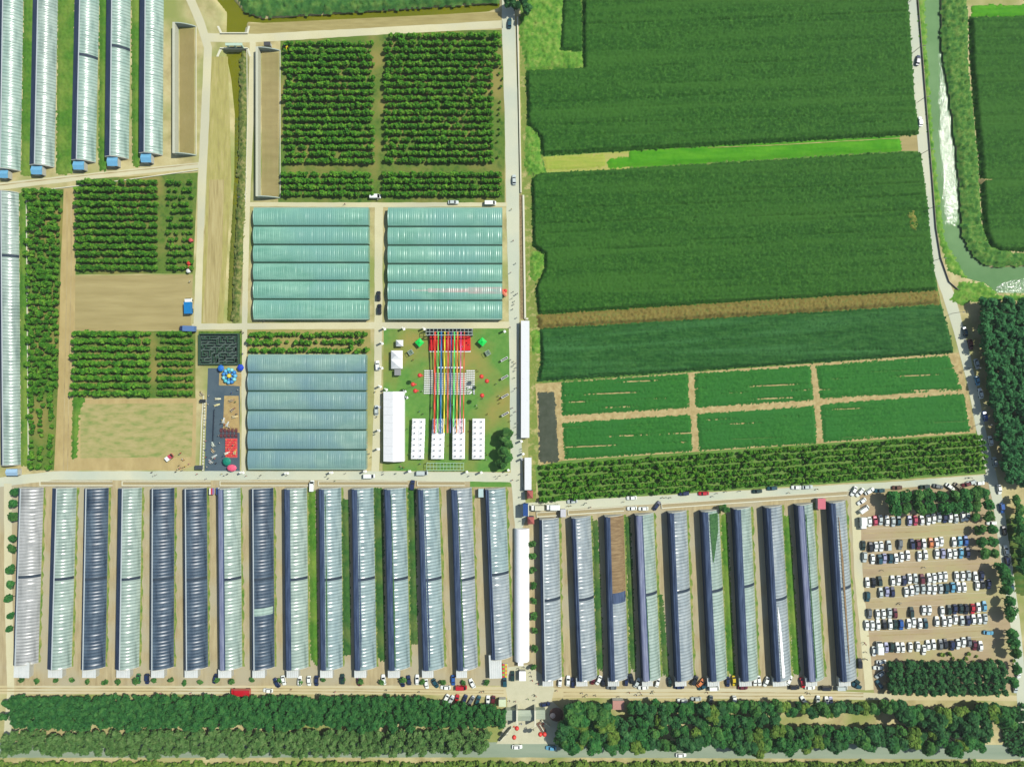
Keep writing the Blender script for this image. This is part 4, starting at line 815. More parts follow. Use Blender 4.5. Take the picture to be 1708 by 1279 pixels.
def vehicle(ty, col, px, py, ang, label, group=None):
    x, y = G(px, py, .7)
    cat = {"car": "car", "suv": "car", "van": "van"}[ty]; nm = {"car": "parked_car", "suv": "parked_car", "van": "parked_van"}[ty]
    t = empty(nm, (x, y, .03), R(ang)); s = random.uniform(.96, 1.04); t.scale = (s, .98, 1); tag(t, label, cat, group)
    body, win, ax = car_parts(ty, col); link("body", body, t)
    for n_, me in win: link(n_, me, t)
    for a in ax:
        for s in (-.8, .8): link("wheel", wheel_mesh(), t, (a, s, 0))
    return t
def parse(s, group, place, ty0="car", ang0=92):
    L = []
    for it in s.split(";"):
        p = it.split(",")
        if len(p) < 3: continue
        L.append((float(p[0]), float(p[1]), p[2].strip(), float(p[3]) if len(p) > 3 and p[3] else ang0, p[4].strip() if len(p) > 4 else ty0))
    vert = "curved right road" in place; L.sort(key=lambda q: q[1] if vert else q[0])
    cnt = 0
    for x, y, c, a, ty in L:
        cnt += 1; w = {"car": "car", "suv": "tall car", "van": "van"}[ty]
        vehicle(ty, c, x, y, a + random.uniform(-2, 2) + (180 if random.random() < .5 and ty != "van" else 0), "%s %s, %s from the %s %s" % (c, w, od(cnt), "top" if vert else "left", place), group)
G_ = "cars parked in rows on the gravel car park"
parse("1450.3,870,white;1459.7,868,pink red;1468.6,867,silver;1479.4,868,white;1489.7,870,silver;1499.1,868,teal;1517,868,lilac;1526.8,868,pink red;1537.6,867,white;1548.4,867,white;1557.3,865,white;1566.4,862,silver;1576,864,navy;1585,863,white;1594.6,864,silver;1605.8,861,white;1613.3,860,white,80", G_, "in the car row under the trees")
parse("1440,909.5,dark green;1452.2,912,black;1461,911.5,white;1469.6,911,white;1482.2,909.5,silver,,suv;1501,907.7,grey,,suv;1521,907,navy,,suv;1531.5,908,maroon;1540.9,906.7,white;1552.6,905,orange;1562,905,white;1570,903,white;1591,903.5,white;1601,902.5,light blue;1610.8,901.6,blue", G_, "in the second car row")
parse("1441.9,928.8,silver,90,suv;1455.5,932,white;1467.2,932.5,teal,,suv;1475.2,931,lilac;1485,931,teal,,suv;1494.4,931,white;1503.8,928.8,white;1514,926,white;1533.3,927.4,white;1543.7,925,white;1562.5,923.6,white;1572.8,922.7,lilac;1583.6,923,white;1592.5,923.6,white;1602.8,922.7,light blue;1614,921,navy", G_, "in the third car row")
parse("1446.6,971,white;1456.9,971.5,black;1467.2,969,dark green,,suv;1488.8,968,white;1498.6,967.7,white;1508,968,navy;1517,965,white;1526.8,964.4,silver;1537.6,965.4,maroon,,suv;1549.4,964,white;1558.2,964,white;1567.7,962.5,white;1576.6,961.6,white;1595.3,961,white;1605.7,960.7,white;1615.5,959.7,silver;1626.8,961,white;1637.6,960.7,navy", G_, "in the fourth car row")
parse("1447,994.5,teal,,suv;1469,988,silver;1479.4,986.5,lilac;1488.8,987,navy;1511.3,987,white;1520.7,984.6,white;1529.1,983,silver;1539.5,982,silver;1549.3,982,white;1558.5,982.7,white;1569,981.8,silver;1578.5,981.3,teal,,suv;1589.2,979.4,light blue;1598.6,979,white;1608,979,white;1630,976.6,white;1638.5,974,black;1649.3,974,navy", G_, "in the fifth car row")
parse("1450,1023,grey,,suv;1463.8,1024.4,white;1473.6,1023.8,white;1483.8,1022.5,silver;1493.2,1022.5,maroon;1520,1020.6,dark green,,suv;1540.8,1017.5,white;1550,1017.5,white;1571.3,1019.4,white;1583,1017,dark green;1592.7,1015.6,navy;1602.8,1015,dark green;1611.6,1015.6,black;1622.2,1015,red;1631.7,1013,white;1641.8,1010.6,light blue", G_, "in the sixth car row")
parse("1445.7,1042.6,white;1455,1043,white;1464.4,1042,white;1475,1041.3,black;1484.8,1040.7,white;1493.2,1041.3,dark green;1502.6,1041.3,blue,,suv;1515.7,1040,white;1523.9,1038,white;1534.5,1039.4,white;1543.9,1039.4,teal;1562.5,1035.8,white;1574.6,1035.8,white;1583.9,1035.8,white;1593.5,1033,white;1604.5,1034.5,silver;1614.6,1034.5,navy;1623.7,1032.5,white;1633.5,1032,white;1643,1032,silver", G_, "in the seventh car row")
parse("1457.6,1085.7,white;1478.2,1079.5,lilac;1487,1079,dark green,,suv;1497,1079.5,white;1505.7,1079.5,white;1518.3,1079,white;1530.8,1078,white;1540.8,1083.6,white;1547.7,1075.7,white;1557,1074.5,white;1568.8,1074.8,grey;1576.8,1073.5,black;1587.7,1076,navy,,suv;1597.7,1074,white;1607,1071,white;1616.6,1069.8,grey;1625.4,1076,maroon;1635.5,1077,white", G_, "in the lowest car row")
parse("1424,819,white,62;1434.4,821,white,45;1450.3,819,white,32;1467,818,teal,3;1496.3,813,brown,2;1542.3,811.6,dark green,4,suv;1565,811,grey,-14;1584.7,812,white,-38;1598.3,811,taupe,-38;1612.4,807.8,maroon,16;1620,804.5,silver,14;1634,805.5,white,4", "cars along the car park's upper edge", "along the car park's upper edge")
parse("1437.2,836,white,35;1441,849,white,35,van;1470,1103.3,white,6;1465,1112.7,white,6;1467.5,1124.5,silver,36;1467,1141,teal,-55;1648.6,1054.7,light blue,-4;1654,872,white,2", "cars parked loosely at the car park's edges", "of those loose at the parking edges")
parse("1609.6,553,teal,103;1619,574.4,maroon,103;1629,607,silver,105;1630,635,light blue,103;1635.5,656,white,102;1643,694,blue,101;1652,735,white,101;1659.5,770,silver,98;1666.8,816,white,98;1671,847,blue,98,suv;1674.8,884.7,black,98;1678,917.5,white,98;1679.8,936,navy,100,suv;1687,978,teal,96;1691,1025,white,92;1694.6,1067,white,92;1696,1085,white,96;1698.4,1122.6,white,96;1693.4,1147,silver,90", "cars parked along the curved right road", "along the curved right road")
parse("954.5,836,silver,4;1053.5,830,white,3;1141,822.6,navy,3,suv;1173.6,822.6,red,2;1263,819,dark green,3;1288,814,teal,3;1328,812.5,white,2;1347,812,silver,2;", "cars on the road under the long orchard", "on the road under the long right orchard")
parse("1054,847.5,white,3;1073,848,white,3;1095.5,843,navy,54", "cars in the gap between the channels", "in the gap between the channels")
parse("461.5,1138,navy,-58;473,1134,white,100;500,1135,white,88;515.6,1135,white,92;528,1135,navy,90;571.5,1132,dark green,92,suv;599,1135,maroon,105;640,1133,white,96;671,1137,navy,102;682,1134,navy,98;696,1133,white,90;711.5,1140,white,100;726,1139,teal,118;743,1146,white,-3;756,1134,blue,92;769.5,1146,red,0,van;787.6,1139,white,116;842,1136.5,teal,92,suv", "cars along the sandy road left of the gate", "on the sandy road left of the gate")
parse("231,1131.5,green,90;245.6,1131.5,navy,90,suv;359,1131.5,navy,72;447,1151,white,-4", "cars along the sandy road at the far left", "along the far left part of the sandy road")
parse("743.6,1165,white,60;752,1167,silver,60;762,1166,red,80;775,1166,navy,70;786,1167.5,grey,60;797,1167.5,teal,70;814,1168,white,90;822,1168.5,maroon,80", "cars half under the tree belt", "half under the green tree belt")
parse("934,1136.5,white,84;947.6,1135,white,86;955.7,1138,navy,90;989,1133,maroon,80;998.5,1134,white,64;1005.5,1136.5,black,110;1020,1146,grey,0;1044.5,1135,navy,88;1053.4,1131.5,black,105;1062.7,1138,silver,60;1072.7,1146,white,2;1096.7,1137,white,76;1117,1137,dark green,95;1133,1145,navy,0;1158.4,1134,black,58,suv;1168.5,1138,orange,48;1172,1145,teal,28;1191,1146.6,white,0,van;1213.8,1136.5,navy,92;1224.4,1135,yellow,96;1239,1146,maroon,0;1259,1135,white,94;1266,1135,white,102;1278,1136.5,white,70;1316,1134,white,66;1325,1145.5,black,0,suv;1338.4,1138,red,105;1351,1146,white,0;1378.7,1146.5,black,0,van;1404,1146.5,silver,0,van;1427,1134,dark green,-38;1429,1143,teal,-24", "cars along the sandy road right of the gate", "on the sandy road right of the gate")
parse("909,1174,navy,10;1138,1168,white,0,suv;1161,1165,silver,0;1185,1168,grey,80;1225,1168,white,92,suv;1341,1168,white,122;1363.6,1168,silver,80;1378.7,1169,white,92;1385.5,1170,lilac,92", "cars half under the mixed belt", "half under the mixed tree belt")
parse("862.5,1245,white,0;919,1247,light blue,0;1117,1248,silver,0;1136,1258.6,white,0", "cars on the main road", "on the asphalt main road")
for ty, c, x, y, a, lb in (("car", "teal", 850, 39, 88, "teal and white car at the top of the centre road"), ("car", "silver", 857.5, 300, 92, "silver car on the centre road beside the big orchard"), ("suv", "black", 631.5, 494, 90, "upper black car between the two teal halls"), ("suv", "black", 633, 516, 90, "lower black car between the two teal halls"),
    ("suv", "white", 630, 609.7, 94, "white car beside the white marquees, left of the lawn"), ("car", "silver", 628, 684, 90, "silver car left of the big white marquee"), ("car", "silver", 756, 337.6, 0, "silver car above the right teal hall"), ("van", "white", 818, 339, 0, "white van above the right teal hall"), ("van", "white", 626, 328, 0, "white van at the gap under the big orchard"),
    ("van", "white", 616, 793.7, 0, "white van on the cross road under the steel blue hall"), ("van", "white", 520.6, 810, 88, "white van between two concrete channels"), ("suv", "navy", 688, 809, 84, "navy car between two concrete channels"), ("van", "silver", 704.5, 788.6, 0, "silver van parked below the white canopy tents"), ("suv", "black", 1434, 1106, 90, "black car right of the last right greenhouse"),
    ("car", "white", 1535, 203, 93, "white car alone on the upper part of the curved road"), ("suv", "dark green", 855, 1127, 90, "dark car parked right of the fruit stall"), ("car", "navy", 1531, 101, 80, "small dark car on the upper curved road")):
    vehicle(ty, c, x, y, a, lb)
def truck(px, py, ang, L, wd, cabc, boxc, label, h=2.9, name="box_truck", cat="truck", cabl=1.9):
    x, y = G(px, py, 2); t = empty(name, (x, y, .03), R(ang)); tag(t, label, cat)
    m = MB(); m.box(L / 2 - cabl, L / 2 - .1, -wd / 2 + .05, wd / 2 - .05, .5, 1.3); m.box(L / 2 - cabl, L / 2 - .55, -wd / 2 + .12, wd / 2 - .12, 1.3, 2.2); m.obj("cab", paint(cabc), t)
    m = MB(); m.add([(L / 2 - .1, -wd / 2 + .15, 1.32), (L / 2 - .1, wd / 2 - .15, 1.32), (L / 2 - .54, wd / 2 - .2, 2.12), (L / 2 - .54, -wd / 2 + .2, 2.12)], [(0, 1, 2, 3)]); m.obj("windscreen", m_glass, t)
    m = MB(); m.box(-L / 2, L / 2 - cabl - .12, -wd / 2, wd / 2, .75, h)
    k = int(L / 1.1)
    for i in range(k): xx = -L / 2 + .2 + i * (L - cabl - .3) / k; m.box(xx, xx + .1, -wd / 2 - .03, wd / 2 + .03, .8, h + .03)
    m.obj("cargo_box", boxc if not isinstance(boxc, str) else paint(boxc), t)
    for ax in (L / 2 - 1.1, -L / 2 + 1, -L / 2 + 2):
        for s in (-wd / 2 + .15, wd / 2 - .15): w = link("wheel", wheel_mesh(), t, (ax, s, 0)); w.scale = (1.4, 1.4, 1.4)
    return t
truck(313.6, 510, 92, 7.2, 2.9, "white", plain("bright_blue_paint", (20, 130, 206), .5), "bright blue box truck at the bare field's right edge")
truck(312, 548, 178, 7.4, 2.4, "navy", plain("grey_blue_tarp", (96, 130, 186), .6), "grey blue truck just below the bright blue one")
truck(1440.5, 873, -88, 5.6, 2.5, "white", "white", "white box truck at the left end of the tree shaded car row")
truck(1468.2, 1080.5, 90, 5.4, 2.5, "white", "white", "white box truck in the lowest row of the car park")
truck(896, 847, 180, 6.2, 2.2, "white", plain("cream_box", (226, 222, 200), .6), "white box truck nearest to the blue sign gate")
truck(922, 846, 180, 6.4, 2.3, "white", "white", "white box truck second from the blue sign gate")
truck(400.5, 1154.5, 180, 8.8, 2.6, "red", "red", "long red truck on the sandy road's lower edge", 2.9)
MB_ = MB()
for xs in (354.5,): pass
def shed(px0, px1, py0, py1, h, m, label, name="small_hut", stripes=None, pyr=False, cat="hut", wallm=None):
    a = G(px0, py1, h); b = G(px1, py0, h); w, d = b[0] - a[0], b[1] - a[1]; t = empty(name, ((a[0] + b[0]) / 2, (a[1] + b[1]) / 2, 0)); tag(t, label, cat)
    MB().box(-w / 2 + .15, w / 2 - .15, -d / 2 + .15, d / 2 - .15, 0, h - .05).obj("wall", wallm or m_wall, t)
    q = MB()
    if pyr: q.add([(-w / 2, -d / 2, h - .04), (w / 2, -d / 2, h - .04), (w / 2, d / 2, h - .04), (-w / 2, d / 2, h - .04), (0, 0, h + pyr)], [(3, 2, 1, 0), (0, 1, 4), (1, 2, 4), (2, 3, 4), (3, 0, 4)])
    elif stripes:
        n = len(stripes)
        for i, c in enumerate(stripes): q.box(-w / 2 + w * i / n, -w / 2 + w * (i + 1) / n - .02, -d / 2, d / 2, h - .04, h + .1, plain("stripe_%d_%d_%d" % c, c, .6))
    else: q.box(-w / 2, w / 2, -d / 2, d / 2, h - .04, h + .12)
    q.obj("roof", None if stripes else m, t); return t
shed(349, 357, 814, 824.5, 2.4, None, "white and red striped hut between two channels", stripes=[(240, 238, 240), (206, 60, 70), (150, 120, 180)])
shed(361, 366, 813, 825, 2.4, None, "white and blue striped hut beside the red striped one", stripes=[(50, 90, 160), (240, 240, 244)])
shed(798, 807, 815, 829, 2.4, plain("pale_hut_roof", (196, 220, 226), .5), "pale hut left of the fifteenth lower greenhouse")
shed(935, 944, 849, 862, 2.8, plain("lilac_roof", (212, 210, 222), .6), "pale lilac roofed hut between channels at the right greenhouses")
shed(1364, 1377, 831, 849, 2.8, plain("pink_tin_roof", (216, 112, 130), .5), "pink roofed hut between the last two right greenhouses")
shed(1022, 1041, 1168, 1183, 3.2, plain("dusty_pink_roof", (200, 148, 140), .6), "pink roofed hut in the trees right of the gate")
rr = plain("terracotta_roof", (178, 96, 92), .8)
shed(879, 889, 818, 831, 4.0, rr, "small terracotta pyramid roofed kiosk under the arcade", pyr=1.4, cat="kiosk", name="kiosk", wallm=q_navy)
shed(880, 891, 862, 874, 4.0, rr, "small terracotta pyramid roofed kiosk above the white tunnel", pyr=1.4, cat="kiosk", name="kiosk", wallm=q_navy)
shed(864, 873, 1100, 1110, 2.4, m_white, "small white booth at the tunnel's lower end", name="booth", cat="booth")
shed(866, 877, 1119, 1135, 2.6, m_white, "white square canopy booth on the gate forecourt", name="booth", cat="booth")
shed(832, 844, 1166, 1178, 3, plain("pale_green_roof", (222, 232, 200), .6), "pale gatehouse roof at the tree belt's end", name="gatehouse", cat="hut")
shed(418, 424, 70, 76, 2.4, plain("dark_hut_roof", (80, 80, 84), .7), "x", cat="hut") if False else None
shed(440, 451, 70, 76, 2.4, plain("dark_hut_roof", (80, 80, 84), .7), "small dark hut at the top of the long unroofed greenhouse")
shed(333, 343, 666, 671, 1.6, plain("black_tarp", (44, 52, 56), .8), "low black shelter left of the play area's top", name="shelter", cat="shelter")
shed(325, 338, 776, 783, 1.6, plain("charcoal_tarp", (70, 78, 86), .8), "low charcoal shelter at the play area's bottom left", name="shelter", cat="shelter")
# blue sign gate on the side road
t = empty("sign_gate", G(877, 847) + (0,)); tag(t, "blue entrance sign gate at the start of the side road", "gate")
MB().box(-1.3, .9, -2.7, 2.7, 2.8, 5.2).obj("sign_panel", plain("sign_blue", (30, 78, 150), .5), t)
for y in (-2.4, 2.4): MB().box(-.3, .3, y - .25, y + .25, 0, 2.8).obj("post", m_whitec, t)
MB().box(.92, 1.3, -2.7, 2.7, 2.9, 5.3).obj("sign_frame", m_whitec, t)
# yellow excavator
t = empty("excavator", G(478, 79) + (0,), R(-80)); tag(t, "small yellow excavator at the big orchard's upper left corner", "excavator"); yel = plain("machine_yellow", (232, 206, 40), .5)
m = MB(); m.box(-1.1, 1.1, -.95, -.5, 0, .6); m.box(-1.1, 1.1, .5, .95, 0, .6); m.obj("track", m_tyre, t); m = MB(); m.box(-1.2, .8, -.85, .85, .62, 1.5); m.obj("body", yel, t)
MB().box(-.1, .8, -.8, 0, 1.5, 2.4).obj("cab", m_glass, t); m = MB(); m.bar((.7, .3, 1.3), (2.4, .3, 2.6), .3); m.bar((2.4, .3, 2.6), (3.6, .3, .9), .24); m.obj("boom", yel, t); m = MB(); m.box(3.4, 4.0, -.2, .8, .1, .8); m.obj("bucket", m_tyre, t)
# painted bay lines
bay = plain("bay_paint", (212, 200, 178), .8)
def stripe(pts, w, label):
    P = [G(*p) for p in pts]; m = MB()
    for a, b in zip(P[::2], P[1::2]):
        d = Vector((b[0] - a[0], b[1] - a[1])); n = Vector((-d.y, d.x)).normalized() * w / 2; m.add([(a[0] - n.x, a[1] - n.y, .024), (b[0] - n.x, b[1] - n.y, .024), (b[0] + n.x, b[1] + n.y, .024), (a[0] + n.x, a[1] + n.y, .024)], [(0, 1, 2, 3)])
    tag(m.obj("bay_lines", bay), label, kind="structure")
for y0_, x0_, x1_, lb in ((879, 1448, 1622, "first"), (897.5, 1440, 1612, "second"), (919.5, 1440, 1610, "third"), (938.5, 1446, 1610, "fourth"), (959.5, 1444, 1642, "fifth"), (977, 1444, 1645, "sixth"), (995, 1450, 1650, "seventh"), (1012, 1446, 1640, "eighth"), (1031, 1446, 1640, "ninth"), (1051, 1446, 1640, "tenth"), (1068, 1456, 1640, "eleventh")):
    stripe([(x0_, y0_ + 3), (x1_, y0_ - (x1_ - x0_) * .045 + 1.5)], .16, "thin pale line of the %s car row" % lb)
# red crashed stall in the mown field
truck(281, 763, 40, 3.6, 1.9, "pink red", "white", "small red and white vehicle standing on the mown field", 1.9, "parked_pickup", "pickup", 1.8)
# ------------------------------------------------------------------ festival ground
def pyramid_tent(mname, w, d, h0, h1, m, legs=True, name="canopy_tent"):
    q = MB(); q.add([(-w / 2, -d / 2, h0), (w / 2, -d / 2, h0), (w / 2, d / 2, h0), (-w / 2, d / 2, h0), (-.34, -.34, h0 + .4), (.34, -.34, h0 + .4), (.34, .34, h0 + .4), (-.34, .34, h0 + .4), (0, 0, h1), (-w / 2, -d / 2, h0 - .3), (w / 2, -d / 2, h0 - .3), (w / 2, d / 2, h0 - .3), (-w / 2, d / 2, h0 - .3)],
        [(0, 1, 5, 4), (1, 2, 6, 5), (2, 3, 7, 6), (3, 0, 4, 7), (4, 5, 8), (5, 6, 8), (6, 7, 8), (7, 4, 8), (0, 9, 10, 1), (1, 10, 11, 2), (2, 11, 12, 3), (3, 12, 9, 0)])
    t = empty(name, (0, 0, 0)); q.obj("canopy", m, t); (MB().lathe([(.3, h1 - .85), (.26, h1 - .5), (.03, h1 + .12)], 8).obj("peak_shade_cap", plain("peak_shade_grey", (104, 106, 118), .8), t) if name == "canopy_tent" else None)  # added dark grey cap, its colour stands in for shade on the spire
    leg = MB().box(-.06, .06, -.06, .06, 0, h0 - .3).mesh("leg", plain("pole_metal", (200, 204, 208), .4))
    for x in (-1, 1):
        for y in (-1, 1): link("leg", leg, t, (x * (w / 2 - .1), y * (d / 2 - .1), 0))
    return t
px_cols = [(692.5, 703.5, "first"), (726, 736.5, "second"), (760, 770, "third"), (793, 803, "fourth")]
proto = None; ys_ = [703 + k * 9.6 for k in range(7)]
for bi, (xa, xb, bw) in enumerate(px_cols):
    for ci, x in enumerate((xa, xb)):
        for k, y in enumerate(ys_):
            p = G(x + (-.35 * k if bi < 2 else -.1 * k) + .3, y, 3); hx = 2.8
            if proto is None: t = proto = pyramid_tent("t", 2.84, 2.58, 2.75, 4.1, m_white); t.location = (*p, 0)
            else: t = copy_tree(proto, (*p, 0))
            tag(t, "white canopy tent in the %s block, %s column, %s from the top" % (bw, ("left", "right")[ci], od(k + 1)), "canopy tent", "white canopy tents on the lawn")
def gable_tent(x0, x1, y0, y1, he, hr, label, m=m_white):
    a = G(x0, y1, he); b = G(x1, y0, he); w, L = b[0] - a[0], b[1] - a[1]; t = empty("marquee", (a[0], a[1], 0)); tag(t, label, "marquee")
    q = MB(); n = 9
    for i in range(n):
        y0_, y1_ = L * i / n + .02, L * (i + 1) / n - .02
        q.add([(0, y0_, he), (w / 2, y0_, hr), (w / 2, y1_, hr), (0, y1_, he), (w, y0_, he), (w, y1_, he)], [(0, 1, 2, 3), (1, 4, 5, 2)])
    q.obj("roof", m, t); q = MB(); q.box(.1, .2, 0, L, 0, he - .02); q.box(w - .2, w - .1, 0, L, 0, he - .02); q.obj("side_wall", m, t)
    for y in (0.05, L - .05): q = MB(); q.add([(.2, y, 0), (w - .2, y, 0), (w - .2, y, he), (w / 2, y, hr - .05), (.2, y, he)], [(0, 1, 2, 3, 4)]); q.obj("gable_wall", m, t)
    return t
gable_tent(639.5, 674, 653, 769.5, 3.4, 5.2, "big long white marquee on the lawn's left side")
def twin_tent(x0, x1, y0, y1, n, label):
    a = G(x0, y1, 3); b = G(x1, y0, 3); w, L = b[0] - a[0], b[1] - a[1]; t = empty("marquee", ((a[0] + b[0]) / 2, (a[1] + b[1]) / 2, 0)); tag(t, label, "marquee")
    for i in range(n):
        q = MB(); c0 = -L / 2 + L * i / n + .01; c1 = -L / 2 + L * (i + 1) / n - .01; cy = (c0 + c1) / 2
        q.add([(-w / 2, c0, 2.4), (w / 2, c0, 2.4), (w / 2, c1, 2.4), (-w / 2, c1, 2.4), (0, cy, 4.3), (-w / 2, c0, 2.1), (w / 2, c0, 2.1), (w / 2, c1, 2.1), (-w / 2, c1, 2.1)], [(0, 1, 4), (1, 2, 4), (2, 3, 4), (3, 0, 4), (0, 5, 6, 1), (1, 6, 7, 2), (2, 7, 8, 3), (3, 8, 5, 0)]); q.obj("canopy", m_white, t)
    for x in (-1, 1):
        for y in (-1, 1): MB().box(x * (w / 2 - .1) - .06, x * (w / 2 - .1) + .06, y * (L / 2 - .1) - .06, y * (L / 2 - .1) + .06, 0, 2.1).obj("leg", m_whitec, t)
twin_tent(660, 672, 567, 577.5, 1, "single small white tent near the lawn's upper left corner")
twin_tent(652, 671, 584.5, 615, 2, "twin peaked white marquee below the single small tent")
shed(658, 668, 616, 626, 2.3, plain("grey_crate", (150, 150, 156), .6), "grey equipment shelter attached below the twin peaked marquee", name="shelter", cat="shelter")
# green canopies
for x, y, ang, lb in ((699.5, 571, 42, "bright green canopy left of the stage"), (804.5, 570, 47, "bright green canopy right of the stage")):
    t = pyramid_tent("g", 3.0, 3.0, 2.4, 3.3, plain("bright_green_fabric", (16, 214, 84), .6, k=1.1), name="green_canopy"); t.location = (*G(x, y, 3), 0); t.rotation_euler = (0, 0, R(ang)); tag(t, lb, "canopy tent")
# truss towers
def tower(x, y, lb):
    t = empty("scaffold_tower", (*G(x, y), 0), R(30)); tag(t, lb, "scaffold"); al = plain("aluminium", (190, 200, 196), .4)
    for a in (-1, 1):
        for b in (-1, 1): MB().box(a - .06, a + .06, b - .06, b + .06, 0, 2.6).obj("post", al, t)
    m = MB()
    for z in (1.3, 2.6): [m.bar(p + (z,), q_ + (z,), .1) for p, q_ in (((-1, -1), (1, -1)), ((1, -1), (1, 1)), ((1, 1), (-1, 1)), ((-1, 1), (-1, -1)))]
    m.obj("rail", al, t); MB().box(-.9, .9, -.9, .9, 1.32, 1.4).obj("platform", plain("grey_green_board", (110, 134, 116)), t)
tower(686, 588, "small grey scaffold tower left of the seating"); tower(814, 589, "small grey scaffold tower right of the seating")
# stage
sx0, sy0 = G(716, 587); sx1, sy1 = G(785, 549)
t = empty("stage", (sx0, sy0, 0)); tag(t, "red carpeted stage with a truss backdrop at the lawn's top", "stage"); w, d = sx1 - sx0, sy1 - sy0
red = plain("red_carpet", (226, 40, 44), .9)
MB().box(0, w, .6, d - 3.2, .0, .9).obj("deck", red, t); MB().box(0, w, 0, .5, 0, .06).obj("front_edge", m_white, t)
MB().box(-.8, w + 1.0, d - 3.2, d + .1, 0, .6).obj("rear_platform", plain("dark_stage_board", (46, 60, 66)), t)
al = plain("aluminium", (190, 200, 196), .4); m = MB()
for z, y in ((5.4, d - 3.0), (5.4, d - .2), (4.6, d - 3.0), (5.4, d - 1.5)): m.bar((-.8, y, z), (w + 1, y, z), .22)
for k in range(13): x = -.8 + (w + 1.8) * k / 12; m.bar((x, d - 3.0, 5.4), (x, d - .2, 5.4), .16); m.bar((x, d - 3.0, 4.6), (x, d - 3.0, 5.4), .12)
m.obj("roof_truss", al, t)
for x in (-.8, w * .33, w * .66, w + 1): MB().box(x - .15, x + .15, d - 3.15, d - 2.85, 0, 5.4).obj("post", al, t); MB().box(x - .15, x + .15, d - .35, d - .05, 0, 5.4).obj("post", al, t)
MB().box(-.6, w + .8, d - .15, d - .02, .7, 4.6).obj("backdrop", plain("backdrop", (50, 70, 84)), t)
m = MB()
for k in range(9): m.box(1.2 + k * 1.9, 2.2 + k * 1.9, d - 2.2, d - 1.4, .62, 1.5)
m.obj("stage_equipment", plain("black_cases", (40, 40, 48)), t)
# colourful streamers
ST = [(725.8, (232, 72, 40), "orange red", 3), (731, (96, 214, 90), "green", 2.2), (736.2, (36, 120, 184), "blue", 3), (742, (236, 222, 40), "yellow", 2.6), (747.7, (216, 96, 70), "brick red", 3), (752.8, (70, 86, 150), "indigo", 2.2), (758.3, (90, 232, 110), "light green", 2.4), (763.5, (240, 150, 60), "orange", 2.4), (769, (240, 110, 190), "pink", 1.6), (774.6, (226, 104, 50), "rust orange", 2)]
for k, (x, c, nm, wd) in enumerate(ST):
    m = MB(); n = 28; y0, y1 = 553, (722 if k not in (6,) else 712); hw = wd * S / 2 * .8; vs = []
    for i in range(n + 1):
        u = i / n; py = y0 + (y1 - y0) * u; z = 5.6 - 1.3 * u - 1.1 * math.sin(math.pi * u); z = max(z, 4.2 if u > .85 else 3.0); X_, Y_ = G(x - u * (1.2 if k < 5 else 1.8), py, z); tw = .12 * math.sin(i * 1.3 + k)
        vs += [(X_ - hw, Y_, z + tw), (X_ + hw, Y_, z - tw), (X_ + hw, Y_, z - tw - .02), (X_ - hw, Y_, z + tw - .02)]
    m.add(vs, [(i * 4 + j, i * 4 + (j + 1) % 4, i * 4 + 4 + (j + 1) % 4, i * 4 + 4 + j) for i in range(n) for j in range(4)])
    o = m.obj("ribbon_streamer", plain("ribbon_" + nm.replace(" ", "_"), c, .6, k=1.0)); tag(o, "%s ribbon stretched from the stage over the chairs to the tents" % nm, "ribbon", "coloured ribbons over the lawn")
# white chairs
cm = MB(); cm.box(-.24, .24, -.22, .22, .4, .46); cm.box(-.24, .24, -.27, -.22, .4, .92)
for x in (-.2, .2):
    for y in (-.2, .18): cm.box(x - .03, x + .03, y - .03, y + .03, 0, .4)
chm = cm.mesh("chair", m_white); cproto = None
for r in range(11):
    y = 618.5 + r * 3.7
    xs = [709.6 + k * 3.6 for k in range(4)] + [725 + k * 2.85 for k in range(19)] + [779.8 + k * 3.6 for k in range(4)]
    if r == 0: xs = xs[:4] + xs[-4:]
    for k, x in enumerate(xs):
        yy = y - (2.6 if 4 <= k < 23 and r else 0) * 0 + (1.2 if r and 4 <= k < 23 else 0); xx = x - r * .08; ang = math.pi
        if k >= len(xs) - 4 and r > 7: xx += random.uniform(-1, 1); yy += random.uniform(-1.2, 1.2); ang += random.uniform(-1, 1)
        if cproto is None: o = cproto = link("chair", chm, None, (*G(xx, yy), .02), ang)
        else: o = cproto.copy(); COL.objects.link(o); o.location = (*G(xx, yy), .02); o.rotation_euler = (0, 0, ang)
        o.scale = (1.85 if k < 4 or k >= len(xs) - 4 else 1.5, 1.2, 1); tag(o, "white chair on the lawn, %s from the left in the %s row" % (od(k + 1), od(r + 1)), "chair", "white chairs facing the stage")
m = MB(); a = G(729, 613); b = G(772, 613)
m.box(a[0], b[0], a[1] - .35, a[1] + .35, .7, .78); [m.box(a[0] + .2 + k * 1.1, a[0] + .3 + k * 1.1, a[1] - .3, a[1] + .3, 0, .7) for k in range(10)]
tag(m.obj("long_table", m_white), "long white table in front of the chair rows", "table")
